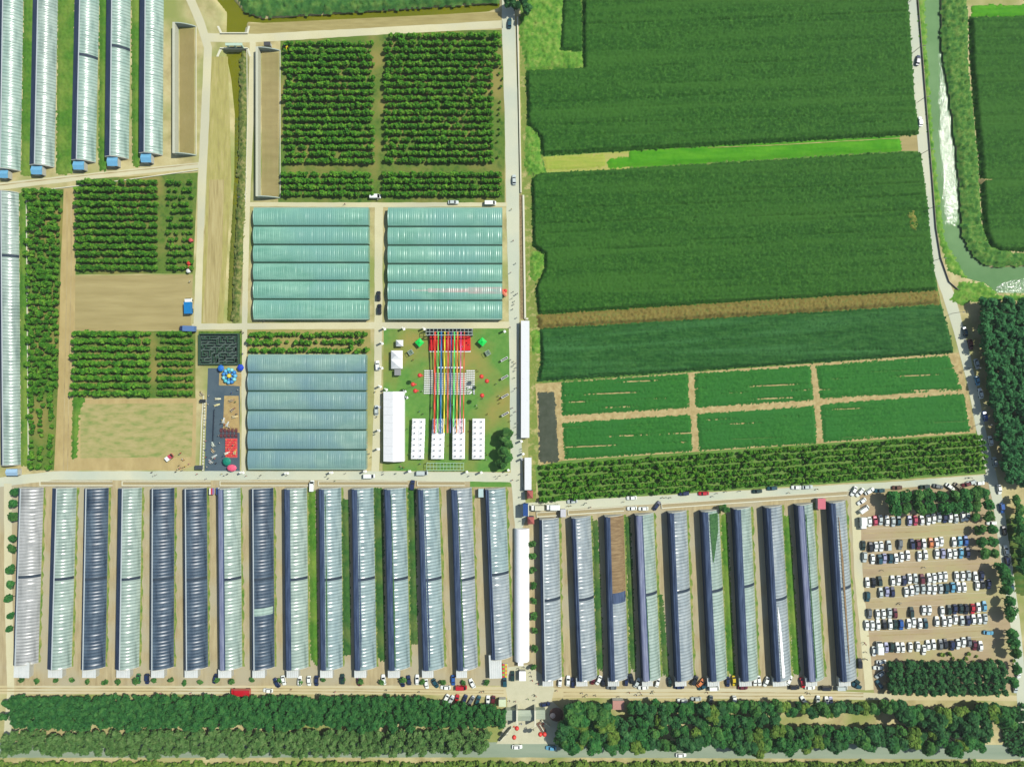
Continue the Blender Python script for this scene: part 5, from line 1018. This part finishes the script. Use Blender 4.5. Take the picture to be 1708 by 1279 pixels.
# tethered balloons
bal = plain("balloon_red", (232, 66, 54), .45, .4)
BL = [(700, 626, "left of the chair rows, uppermost"), (688.5, 641, "left of the chair rows, middle"), (692.5, 652, "left of the chair rows, lowest"), (803, 628, "right of the chair rows, uppermost"), (812, 635.5, "right of the chair rows, middle"), (804, 659.5, "right of the chair rows, lowest"), (862, 1214, "at the gate, upper of the left pair"), (857.5, 1229, "at the gate, lower of the left pair"), (901, 1224, "at the gate, left of the close pair"), (908, 1224, "at the gate, right of the close pair")]
for x, y, lb in BL:
    z = 9.5; X_, Y_ = G(x, y, z); t = empty("tethered_balloon", (X_, Y_, 0)); tag(t, "round red balloon on a line, " + lb, "balloon", "red tethered balloons")
    m = MB(); m.lathe([(.05, -1.1), (.5, -.92), (.85, -.55), (1.0, 0), (.85, .55), (.5, .87), (.1, 1.0)], 12, None, (0, 0, z)); m.obj("envelope", bal, t, smooth=True)
    MB().box(-.03, .03, -.03, .03, 0, z - 1.05).obj("tether", plain("cord", (200, 190, 170)), t); MB().box(-.35, .35, -.35, .35, 0, .25).obj("weight", plain("banner_red", (220, 90, 70)), t)
# framed boards along the lawn's right edge
for k, (x, y) in enumerate(((843.5, 598), (844, 628), (844.5, 659), (845, 689))):
    t = empty("display_frame", (*G(x - 2.2, y + 1.2), 0), R(30)); tag(t, "white framed display board at the lawn's right edge, %s from the top" % od(k + 1), "display board", "framed boards at the lawn's right edge")
    m = MB(); m.box(-1.7, 1.7, -.42, -.28, 0, 2.0); m.box(-1.7, 1.7, .28, .42, 0, 2.0); m.box(-1.7, -1.55, -.28, .28, 0, 2.0); m.box(1.55, 1.7, -.28, .28, 0, 2.0); m.obj("frame", m_white, t)
    MB().box(-1.54, 1.54, -.27, .27, 0, 1.2).obj("board", plain("dark_board", (44, 52, 48)), t)
# grid pergola
a = G(713, 783); b = G(774, 771); t = empty("pergola", (a[0], a[1], 0)); tag(t, "pale grid pergola below the middle canopy tents", "pergola"); w, d = b[0] - a[0], b[1] - a[1]; m = MB()
for k in range(3): m.bar((0, d * k / 2, 2.5), (w, d * k / 2, 2.5), .16)
for k in range(12): m.bar((w * k / 11, 0, 2.62), (w * k / 11, d, 2.62), .13)
pg = plain("pergola_paint", (190, 226, 204)); m.obj("roof_grid", pg, t)
for k in range(5):
    for y in (0, d): MB().box(w * k / 4 - .08, w * k / 4 + .08, y - .08, y + .08, 0, 2.45).obj("post", pg, t)
# banner flags
fm_ = MB(); fm_.bar((0, 0, 0), (0, 0, 4.2), .08); pole_me = fm_.mesh("pole", m_whitec)
fl = MB(); fl.box(-.04, .04, .05, .85, .9, 4.1); fl.box(-.5, .5, -.5, .5, 0, .1); flag_me = fl.mesh("banner", m_white)
FL = [([(642, 549), (638, 573), (637.5, 614), (635, 645), (634, 679), (633, 718), (632, 749)], "from the top along the lawn's left lane"),
      ([(674, 549), (708, 549), (842, 553)], "from the left on the lawn's upper edge"), ([(645, 650), (676, 653), (679, 663)], "from the left around the big marquee's top"),
      ([(406, 788), (480, 789), (554, 788), (610, 786), (684, 786), (779, 787), (803, 788), (848, 784)], "from the left along the cross road"), ([(870, 736), (873, 757), (871, 766)], "from the top between the two arcades")]
fp = None
for L, wz in FL:
    for k, (x, y) in enumerate(L):
        if fp is None: fp = t = empty("banner_flag", (*G(x, y), 0), R(SUN_AZ)); link("pole", pole_me, t); link("banner", flag_me, t)
        else: t = copy_tree(fp, (*G(x, y), 0))
        tag(t, "white vertical banner flag, %s %s" % (od(k + 1), wz), "banner flag", "white banner flags")
# street lamps along the curved road
lm = MB(); lm.bar((0, 0, 0), (0, 0, 6.2), .16); lm.bar((0, 0, 6.1), (1.3, 0, 6.4), .1); lp = lm.mesh("pole", plain("lamp_pole", (60, 66, 70), .5)); lh = MB().box(1.0, 1.8, -.18, .18, 6.35, 6.5).mesh("lamp_head", plain("lamp_head_dark", (70, 78, 84), .5)); lproto = None
for k, (x, y) in enumerate(((1516, 4), (1523, 88), (1530.5, 171), (1537, 257), (1546, 350), (1557, 435), (1587, 523), (1614, 614), (1632, 707))):
    if lproto is None: lproto = t = empty("street_lamp", (*G(x, y), 0)); link("pole", lp, t); link("lamp_head", lh, t)
    else: t = copy_tree(lproto, (*G(x, y), 0))
    tag(t, "dark street lamp on the curved right road, %s from the top" % od(k + 1), "street lamp", "street lamps of the curved road")
# ------------------------------------------------------------------ play area
a = G(334, 608); b = G(400, 557); w, d = b[0] - a[0], b[1] - a[1]
t = empty("garden_maze", (a[0], a[1], 0)); tag(t, "square dark maze with green walls above the play area", "maze")
MB().box(0, w, 0, d, 0, .04).obj("maze_floor", plain("maze_floor", (88, 106, 104)), t)
m = MB(); g = random.Random(4); n = 11; cw, chh = w / n, d / n
m.box(0, w, 0, .3, .05, 1.8); m.box(0, w, d - .3, d, .05, 1.8); m.box(0, .3, .31, d - .31, .05, 1.8); m.box(w - .3, w, .31, d - .31, .05, 1.8)
for i in range(1, n):
    for j in range(1, n):
        dx, dy = g.choice(((1, 0), (0, 1), (-1, 0), (0, -1))); x, y = i * cw, j * chh; m.box(min(x, x + dx * cw) - .12, max(x, x + dx * cw) + .12, min(y, y + dy * chh) - .12, max(y, y + dy * chh) + .12, .05, 1.65 + .02 * ((i * 7 + j * 3) % 9))
m.obj("maze_wall", plain("maze_green", (62, 96, 78), .8), t)
tag(MB().box(a[0] - .5, b[0] + .7, b[1] + .2, b[1] + 1.2, 0, .35).box(b[0] + .2, b[0] + 1.0, a[1], b[1] + .15, 0, .35).obj("hedge", lf_yel), "low green hedge round two sides of the maze", "hedge")
def umbrella(x, y, r, c, label, h=2.6, n=8, name="parasol", sc=(1, 1)):
    t = empty(name, (*G(x, y, h), 0)); tag(t, label, "parasol"); m = MB(); m.lathe([(r, h - .5), (r * .66, h - .12), (.05, h + .15)], n); o = m.obj("canopy", plain("fabric_%d_%d_%d" % c, c, .6, k=1.1), t); o.scale = (sc[0], sc[1], 1)
    MB().box(-.05, .05, -.05, .05, 0, h - .1).obj("pole", m_whitec, t)
umbrella(367.5, 614, 1.5, (30, 110, 206), "blue parasol at the maze's lower left"); umbrella(400.5, 613, 1.6, (24, 70, 200), "deep blue parasol at the maze's lower right", n=6)
umbrella(377.5, 769.5, 1.9, (0, 132, 112), "round dark green tent at the play area's bottom", 2.8, 10); umbrella(386, 780.5, 2.1, (240, 96, 130), "pink red tent at the play area's bottom", 2.8, 8, sc=(1.05, .75))
t = empty("inflatable_flower", (*G(384, 627), 0)); tag(t, "blue and yellow inflatable flower bouncer under the maze", "inflatable")
for k in range(11):
    c = [(110, 190, 240), (60, 140, 220), (150, 226, 236), (90, 200, 220)][k % 4]; an = k * 2 * math.pi / 11; m = MB(); m.lathe([(.6, .1), (.95, .6), (.85, 1.3), (.3, 1.7)], 8, None, (2.6 * math.cos(an), 2.9 * math.sin(an), 0)); m.obj("petal", plain("petal_%d" % c[0], c, .4), t, smooth=True)
for k in range(6): an = k * math.pi / 3 + .4; m = MB(); m.lathe([(.4, .1), (.6, .8), (.5, 1.6), (.1, 1.9)], 8, None, (1.5 * math.cos(an), 1.6 * math.sin(an), 0)); m.obj("petal", plain("petal_inner", (70, 150, 226), .4), t, smooth=True)
m = MB(); m.lathe([(.9, .1), (1.1, .9), (.9, 1.9), (.2, 2.3)], 10); m.obj("centre", plain("flower_yellow", (240, 214, 80), .4), t, smooth=True)
m = MB(); [m.box(*( (x - .5, x + .5, y - .4, y + .4, 0, .7))) for x, y in ((G(380, 638)[0], G(380, 638)[1]), (G(389, 637)[0], G(389, 637)[1]))]; tag(m.obj("green_cushion", plain("cushion_green", (80, 170, 60))), "small green cushions under the inflatable flower", "cushion")
# brown tables and red seats
tm = MB(); tm.box(-.6, .6, -.5, .5, .68, .74); [tm.box(x - .05, x + .05, y - .05, y + .05, 0, .68) for x in (-.5, .5) for y in (-.4, .4)]; [tm.box(-.55, .55, y - .15, y + .15, .38, .43) for y in (-.85, .85)]
tme = tm.mesh("table", plain("maroon_wood", (112, 60, 66), .8)); tp = None
for r in range(2):
    for k in range(5):
        loc = (*G(370 + k * 6.2, 717.5 + r * 8.5), .03)
        if tp is None: o = tp = link("picnic_table", tme, None, loc)
        else: o = tp.copy(); COL.objects.link(o); o.location = loc
        tag(o, "dark maroon picnic table, %s from the left in the %s row" % (od(k + 1), ("upper", "lower")[r]), "table", "maroon picnic tables")
sm = MB(); sm.lathe([(.3, 0), (.22, .22), (.42, .45), (.42, .52)], 8); sme = sm.mesh("stool", plain("red_stool", (230, 66, 70), .5, k=1.1)); sme2 = sm.mesh("stool", plain("orange_stool", (236, 116, 84), .5)); sp = None
tag(MB().box(*(lambda a, b: (a[0], b[0], a[1], b[1], .03, .08))(G(376, 763), G(396, 731))).obj("play_mat", plain("coral_mat", (222, 92, 92), .8)), "coral coloured mat under the red stools", "mat")
for r in range(7):
    for k in range(6):
        o = link("stool", sme if (r + k) % 3 else sme2, None, (*G(378 + k * 3.1, 733.5 + r * 4.3), .09)); tag(o, "round red stool, %s from the left in the %s row" % (od(k + 1), od(r + 1)), "stool", "red stools on the coral mat")
# play equipment
def gadget(x, y, label, c, name="play_structure", s=1.0):
    t = empty(name, (*G(x, y), .03), random.uniform(0, 3)); tag(t, label, "play equipment"); m = MB()
    for i in (-1, 1):
        for j in (-1, 1): m.bar((i * .7 * s, j * .5 * s, 0), (i * .55 * s, j * .35 * s, 1.5), .12)
    m.bar((-.55 * s, .35 * s, 1.5), (.55 * s, .35 * s, 1.5), .12); m.bar((-.55 * s, -.35 * s, 1.5), (.55 * s, -.35 * s, 1.5), .12); m.obj("frame", m_whitec, t)
    m = MB(); m.box(-.6 * s, .6 * s, -.4 * s, .4 * s, .7, .85); m.add([(.6 * s, -.3, .85), (.6 * s, .3, .85), (1.7 * s, .3, .1), (1.7 * s, -.3, .1)], [(0, 1, 2, 3)]); m.obj("slide", plain("gadget_%d_%d" % (c[0], c[1]), c), t)
for x, y, lb, c in ((362.5, 665, "small cream play frame at the play area's top", (226, 220, 190)), (361, 676, "cream play frame below the top one", (216, 206, 150)), (357, 742, "white play frame in the middle of the dark paving", (230, 240, 232)), (357, 752, "tan play frame in the dark paving", (190, 150, 96)), (357, 762, "grey play frame in the lower paving", (180, 190, 200)), (353, 770, "silver play frame near the paving's bottom", (196, 204, 220)),
    (386, 668, "wooden rope ring in the sand strip", (150, 120, 80)), (388, 684, "brown wooden climbing frame in the sand strip", (120, 84, 66)), (391, 695, "cream wooden frame in the sand strip", (220, 196, 140)), (374, 703, "white play frame left of the sand strip", (230, 232, 240)), (380, 709, "pale grey play frame at the sand strip's end", (210, 214, 220)), (378, 756, "white play frame above the dark green tent", (236, 232, 230)), (393, 755, "yellow play frame beside the red stools", (232, 180, 80)), (338, 657, "wooden ring frame left of the play area", (150, 120, 80))): gadget(x, y, lb, c)
m = MB()
for k in range(24): y = 668 + k * 5; p = G(342.5 - k * .13, y); m.box(p[0] - .25, p[0] + .2, p[1] - .5, p[1] + .5, 0, .8)
tag(m.obj("white_fence", m_whitec), "white picket style fence down the play area's left side", "fence")
m = MB(); p = G(358.5, 683); q = G(356.5, 735); m.bar((p[0], p[1], .9), (q[0], q[1], .9), .3); [m.box(p[0] + (q[0] - p[0]) * k / 5 - .1, p[0] + (q[0] - p[0]) * k / 5 + .1, p[1] + (q[1] - p[1]) * k / 5 - .1, p[1] + (q[1] - p[1]) * k / 5 + .1, 0, .75) for k in range(6)]
tag(m.obj("balance_rail", plain("dark_rail", (50, 60, 76))), "long dark rail along the middle of the paving", "rail")
# fruit stall by the fifteenth greenhouse
t = empty("fruit_stall", (*G(843, 1116), 0)); tag(t, "stall with red and yellow goods beside the fifteenth greenhouse", "stall")
MB().box(-1.2, 1.2, -3.4, 3.0, 0, .7).obj("counter", m_wall, t)
for k in range(14):
    c = [(226, 60, 60), (236, 220, 60), (150, 200, 60), (240, 150, 80)][k % 4]; x = -.9 + (k % 2) * 1.2; y = -3.2 + (k // 2) * .88; MB().box(x - .45, x + .5, y, y + .7, .71, 1.0).obj("produce_crate", plain("produce_%d" % c[0], c), t)
# main gate
gx_, gy_ = G(877, 1187); t = empty("entrance_gate", (gx_, gy_, 0)); tag(t, "main entrance gate with grey roofs between tall white fin walls", "gate"); zr = mat("zinc_roof", [C(160, 172, 156), C(184, 192, 176)], .4, .6, .3, stretch=(.3, 3, 1), local=True)
for x in (-4.0, 4.0): MB().box(x - .32, x + .32, -3.6, 3.6, 0, 6.0).obj("fin_wall", m_whitec, t)
m = MB(); m.add([(-3.66, -2.3, 3.4), (3.66, -2.3, 3.4), (3.66, .2, 4.3), (-3.66, .2, 4.3), (3.66, 2.5, 3.5), (-3.66, 2.5, 3.5)], [(0, 1, 2, 3), (3, 2, 4, 5)]); m.obj("roof", zr, t)
m = MB(); m.box(-9, -4.34, -2.2, 2.3, 0, 3.2); m.obj("side_wing", zr, t); m = MB(); m.box(4.34, 8.6, -1.8, 2.3, 0, 3.0); m.obj("side_wing", zr, t)
for x in (-3.4, -1.2, 1.2, 3.4): MB().box(x - .12, x + .12, -2.2, -2.0, 0, 3.4).obj("post", m_whitec, t)
def board(pts, h, label, m, name="sign_board", th=.35):
    a, b = G(*pts[0]), G(*pts[1]); mb = MB(); mb.bar((a[0], a[1], h / 2), (b[0], b[1], h / 2), th, None, h); tag(mb.obj(name, m), label, "sign board")
board(((835, 1231), (853, 1210)), 2.4, "long white board left of the gate forecourt", m_whitec); board(((900, 1206), (911, 1224)), 1.0, "white handrail board right of the forecourt", m_whitec); board(((903, 1199), (917, 1210)), 1.2, "second white handrail board right of the forecourt", m_whitec)
t = empty("wooden_ramp", (*G(903, 1212), 0), R(-58)); tag(t, "brown timber ramp between white handrails at the gate", "ramp"); MB().box(-2.6, 2.6, -1.0, 1.0, 0, .5).obj("deck", plain("ramp_timber", (136, 104, 88)), t)
umbrella(928, 1192, 3.2, (110, 78, 66), "wide brown thatched shelter right of the gate", 3.6, 12, "thatched_shelter"); umbrella(922, 1194, 1.3, (214, 190, 184), "small pale pink parasol in front of the thatched shelter", 4.4, 8)
for k, (x, y) in enumerate(((834, 1232), (838, 1229), (842, 1225), (846, 1222))):
    t = empty("motor_scooter", (*G(x, y), .07), R(60)); tag(t, "white scooter parked by the forecourt board, %s from the left" % od(k + 1), "scooter", "scooters by the forecourt")
    m = MB(); m.box(-.75, .5, -.16, .16, .35, .7); m.bar((.5, 0, .5), (.65, 0, 1.05), .1); m.bar((.62, -.3, 1.05), (.62, .3, 1.05), .06); m.obj("body", m_white, t); m = MB(); m.box(-.6, 0, -.17, .17, .71, .85); m.obj("seat", m_tyre, t)
    for xx in (-.6, .65): w_ = link("wheel", wheel_mesh(), t, (xx, 0, 0)); w_.scale = (.9, .5, .9)
# ------------------------------------------------------------------ people
def person_mesh(pose):
    me = bpy.data.meshes.new("p"); bm = bmesh.new(); s = .32 * pose
    J = [(0, 0, .95, .15), (0, 0, 1.2, .15), (0, 0, 1.42, .17), (0, 0, 1.52, .07), (.01, 0, 1.66, .11),
         (0, .1, .9, .1), (s * .5, .1, .5, .07), (s * .6 - .05, .1, .08, .05), (s * .6 + .12, .1, .04, .04), (0, -.1, .9, .1), (-s * .3, -.1, .5, .07), (-s * .9, -.1, .1, .05), (-s * .9 + .14, -.1, .05, .04),
         (0, .22, 1.38, .06), (-s * .4, .27, 1.1, .05), (-s * .2 + .05, .28, .86, .04), (0, -.22, 1.38, .06), (s * .4, -.27, 1.1, .05), (s * .8, -.26, .88, .04)]
    E = [(0, 1), (1, 2), (2, 3), (3, 4), (0, 5), (5, 6), (6, 7), (7, 8), (0, 9), (9, 10), (10, 11), (11, 12), (2, 13), (13, 14), (14, 15), (2, 16), (16, 17), (17, 18)]
    vs = [bm.verts.new(j[:3]) for j in J]; [bm.edges.new((vs[a], vs[b])) for a, b in E]; bm.to_mesh(me); bm.free()
    o = bpy.data.objects.new("p", me); COL.objects.link(o); md = o.modifiers.new("s", 'SKIN'); sv_ = me.skin_vertices[0].data
    for i, j in enumerate(J): sv_[i].radius = (j[3], j[3] * (1.25 if i in (1, 2) else 1))
    sv_[0].use_root = True; o.modifiers.new("u", 'SUBSURF').levels = 1
    dg = bpy.context.evaluated_depsgraph_get(); dg.update(); r = bpy.data.meshes.new_from_object(o.evaluated_get(dg)); bpy.data.objects.remove(o); return r
BASE = [person_mesh(1), person_mesh(.35)]
skin = plain("skin", (214, 170, 140), .6); hairm = plain("dark_hair", (34, 28, 26), .8)
TOPS = {"white": (240, 240, 240), "red": (216, 50, 50), "black": (36, 38, 44), "blue": (50, 90, 180), "yellow": (232, 204, 70), "pink": (236, 150, 170), "green": (60, 150, 80), "grey": (140, 144, 150)}; PANT = {"dark": (36, 40, 52), "blue": (60, 84, 130), "tan": (176, 156, 120)}
PC = {}
def person_of(top, pant, b):
    if (top, pant, b) in PC: return PC[top, pant, b]
    me = BASE[b].copy()
    for m_ in (plain("top_" + top, TOPS[top], .8), plain("trousers_" + pant, PANT[pant], .8), skin): me.materials.append(m_)
    for p in me.polygons:
        z = p.center.z; p.material_index = 2 if z > 1.5 or (abs(p.center.y) > .2 and z < 1.08) else (0 if z > .93 else 1)
        p.use_smooth = True
    PC[top, pant, b] = me; return me
hm = MB(); hm.lathe([(.1, 1.62), (.125, 1.7), (.11, 1.77), (.04, 1.8)], 8, None, (-.01, 0, 0)); hair_me = hm.mesh("hair", hairm)
def people(zone, pts, z=.07):
    vert = any(q in zone for q in ("centre road", "play area", "cream lane", "car park")); pts = sorted(pts, key=lambda q: q[1] if vert else q[0])
    for k, (x, y) in enumerate(pts):
        top = random.choice(("white", "white", "black", "red", "blue", "yellow", "pink", "grey", "black", "green")); pa = random.choice(("dark", "dark", "blue", "tan"))
        o = link("person", person_of(top, pa, random.randrange(2)), None, (*G(x, y), z), random.uniform(0, 6.28)); link("hair", hair_me, o)
        tag(o, "person in %s top, %s trousers, %s from %s %s" % (top, pa, od(k + 1), "top" if vert else "left", zone), "person", "people " + zone)
people("down the centre road", [(856, 487), (860, 492), (854, 498), (858, 503), (863, 490), (857, 508), (855, 516), (851, 546), (862, 530), (852, 600), (857, 603), (860, 606), (856, 610), (861, 613), (859, 618), (858, 630), (861, 647), (856, 652), (855, 680), (860, 686), (854, 692), (851, 702), (862, 705), (860, 712), (862, 724), (866, 728), (870, 748), (870, 752), (868, 790), (865, 800), (871, 815), (868, 828), (866, 842), (872, 858), (868, 868), (853, 350), (856, 402), (860, 440), (852, 455)])
people("on the festival lawn", [(705, 652), (706, 690), (700, 686), (720, 680), (728, 682), (795, 676), (797, 680), (814, 690), (669, 777), (674, 779), (670, 781), (672, 707), (680, 715), (683, 757), (750, 742), (756, 741), (784, 718), (786, 742), (832, 660), (833, 666), (834, 672), (755, 675), (747, 686), (748, 692), (741, 690), (779, 572), (775, 577), (782, 575), (772, 578), (690, 600), (680, 588), (828, 640), (795, 617), (798, 619), (805, 664), (810, 755), (813, 758), (811, 766), (701, 773), (640, 786), (774, 700), (784, 700), (688, 722), (690, 735), (676, 650)])
people("on the cross road", [(258, 793), (255, 787), (262, 791), (330, 790), (371, 790), (376, 792), (381, 790), (412, 793), (433, 796), (436, 792), (545, 794), (549, 797), (560, 801), (577, 789), (661, 789), (783, 793), (827, 794), (830, 797), (834, 793), (847, 791), (855, 800), (345, 798), (480, 792), (640, 790)])
people("on the mown field's corner", [(303, 755), (306, 765), (298, 782), (302, 780), (307, 779), (311, 777), (300, 776), (305, 784), (295, 786), (308, 767), (301, 757), (317, 773)], .03)
people("on the long orchard's road", [(948, 843), (952, 843), (973, 841), (978, 838), (985, 845), (1105, 829), (1111, 829), (1118, 829), (1188, 827), (1195, 822), (1210, 819), (1233, 818), (1315, 821), (1362, 815), (1613, 796), (1618, 796), (1420, 815), (1040, 836)])
people("on the sandy road", [(929, 1150), (971, 1154), (975, 1160), (979, 1157), (993, 1158), (1032, 1160), (1049, 1153), (1061, 1157), (1067, 1153), (1070, 1157), (1088, 1154), (1090, 1151), (1179, 1153), (1182, 1160), (1346, 1153), (1349, 1155), (487, 1148), (645, 1149), (803, 1152), (807, 1151), (260, 1153), (320, 1154), (270, 1154), (176, 1155), (560, 1152), (700, 1152)])
people("around the main gate", [(891, 1157), (894, 1159), (881, 1164), (892, 1166), (850, 1167), (862, 1201), (889, 1197), (865, 1113), (874, 1111), (885, 1120), (886, 1126), (888, 1133), (897, 1138), (870, 1205), (878, 1212), (890, 1215), (852, 1198), (860, 1168), (884, 1200), (872, 1122)])
people("in the play area", [(343, 680), (342, 688), (344, 700), (343, 712), (345, 735), (344, 750), (345, 762), (347, 778), (352, 768), (356, 771), (360, 764), (362, 772), (374, 715), (388, 655), (398, 650), (394, 670), (396, 690), (372, 700), (370, 706), (376, 708), (384, 712), (366, 726), (390, 742), (383, 748), (374, 760), (368, 738), (404, 553), (407, 555), (406, 590), (398, 598), (349, 674), (350, 660)])
people("by the car park lane", [(1440, 1070), (1442, 1073), (1443, 1086), (1442, 1097), (1444, 1098), (1498, 1006), (1500, 1004), (1470, 950), (1540, 945)])
people("along the left cream lane", [(321, 403), (319, 446), (317, 452), (318, 470), (400, 330), (442, 536), (631, 334), (634, 331), (612, 735), (613, 738), (617, 756), (620, 762), (627, 653), (629, 695), (626, 724), (576, 341)])
for k, (x, y, c) in enumerate(((321, 402, (210, 90, 90)), (318, 440, (220, 60, 50)), (319, 447, (230, 110, 80)), (317, 453, (236, 236, 236)), (838, 486, (236, 90, 74)), (840, 489, (236, 120, 90)), (843, 486, (226, 70, 60)), (843, 492, (236, 150, 120)))):
    t = empty("market_cart", (*G(x, y), .03), k * .7); tag(t, "small coloured market cart, %s from the top %s" % (od(k % 4 + 1), "on the left cream lane" if k < 4 else "beside the right teal hall"), "cart", "small market carts"); MB().box(-.7, .7, -.45, .45, .5, 1.0).obj("tray", plain("cart_%d_%d" % (c[0], c[1]), c), t); umb = MB(); umb.lathe([(.9, 1.9), (.5, 2.1), (.05, 2.25)], 8); umb.obj("canopy", plain("cart_%d_%d" % (c[0], c[1]), c), t)
    for s in (-.45, .45): w_ = link("wheel", wheel_mesh(), t, (0, s, 0)); w_.scale = (.8, .6, .8)

# ------------------------------------------------------------------ air
hz = MB().box(-4100, 4100, -4100, 4100, -4, 322).mesh("haze"); hm_ = bpy.data.materials.new("haze_air"); hm_.use_nodes = True; hn = hm_.node_tree; hn.nodes.clear()
ho = hn.nodes.new("ShaderNodeOutputMaterial"); hv = hn.nodes.new("ShaderNodeVolumePrincipled"); hv.inputs["Color"].default_value = (.95, .97, .95, 1); hv.inputs["Density"].default_value = .00007; hv.inputs["Anisotropy"].default_value = .1
hn.links.new(hv.outputs[0], ho.inputs["Volume"]); hz.materials.append(hm_); tag(link("haze", hz), "thin summer haze over the farm", kind="stuff")
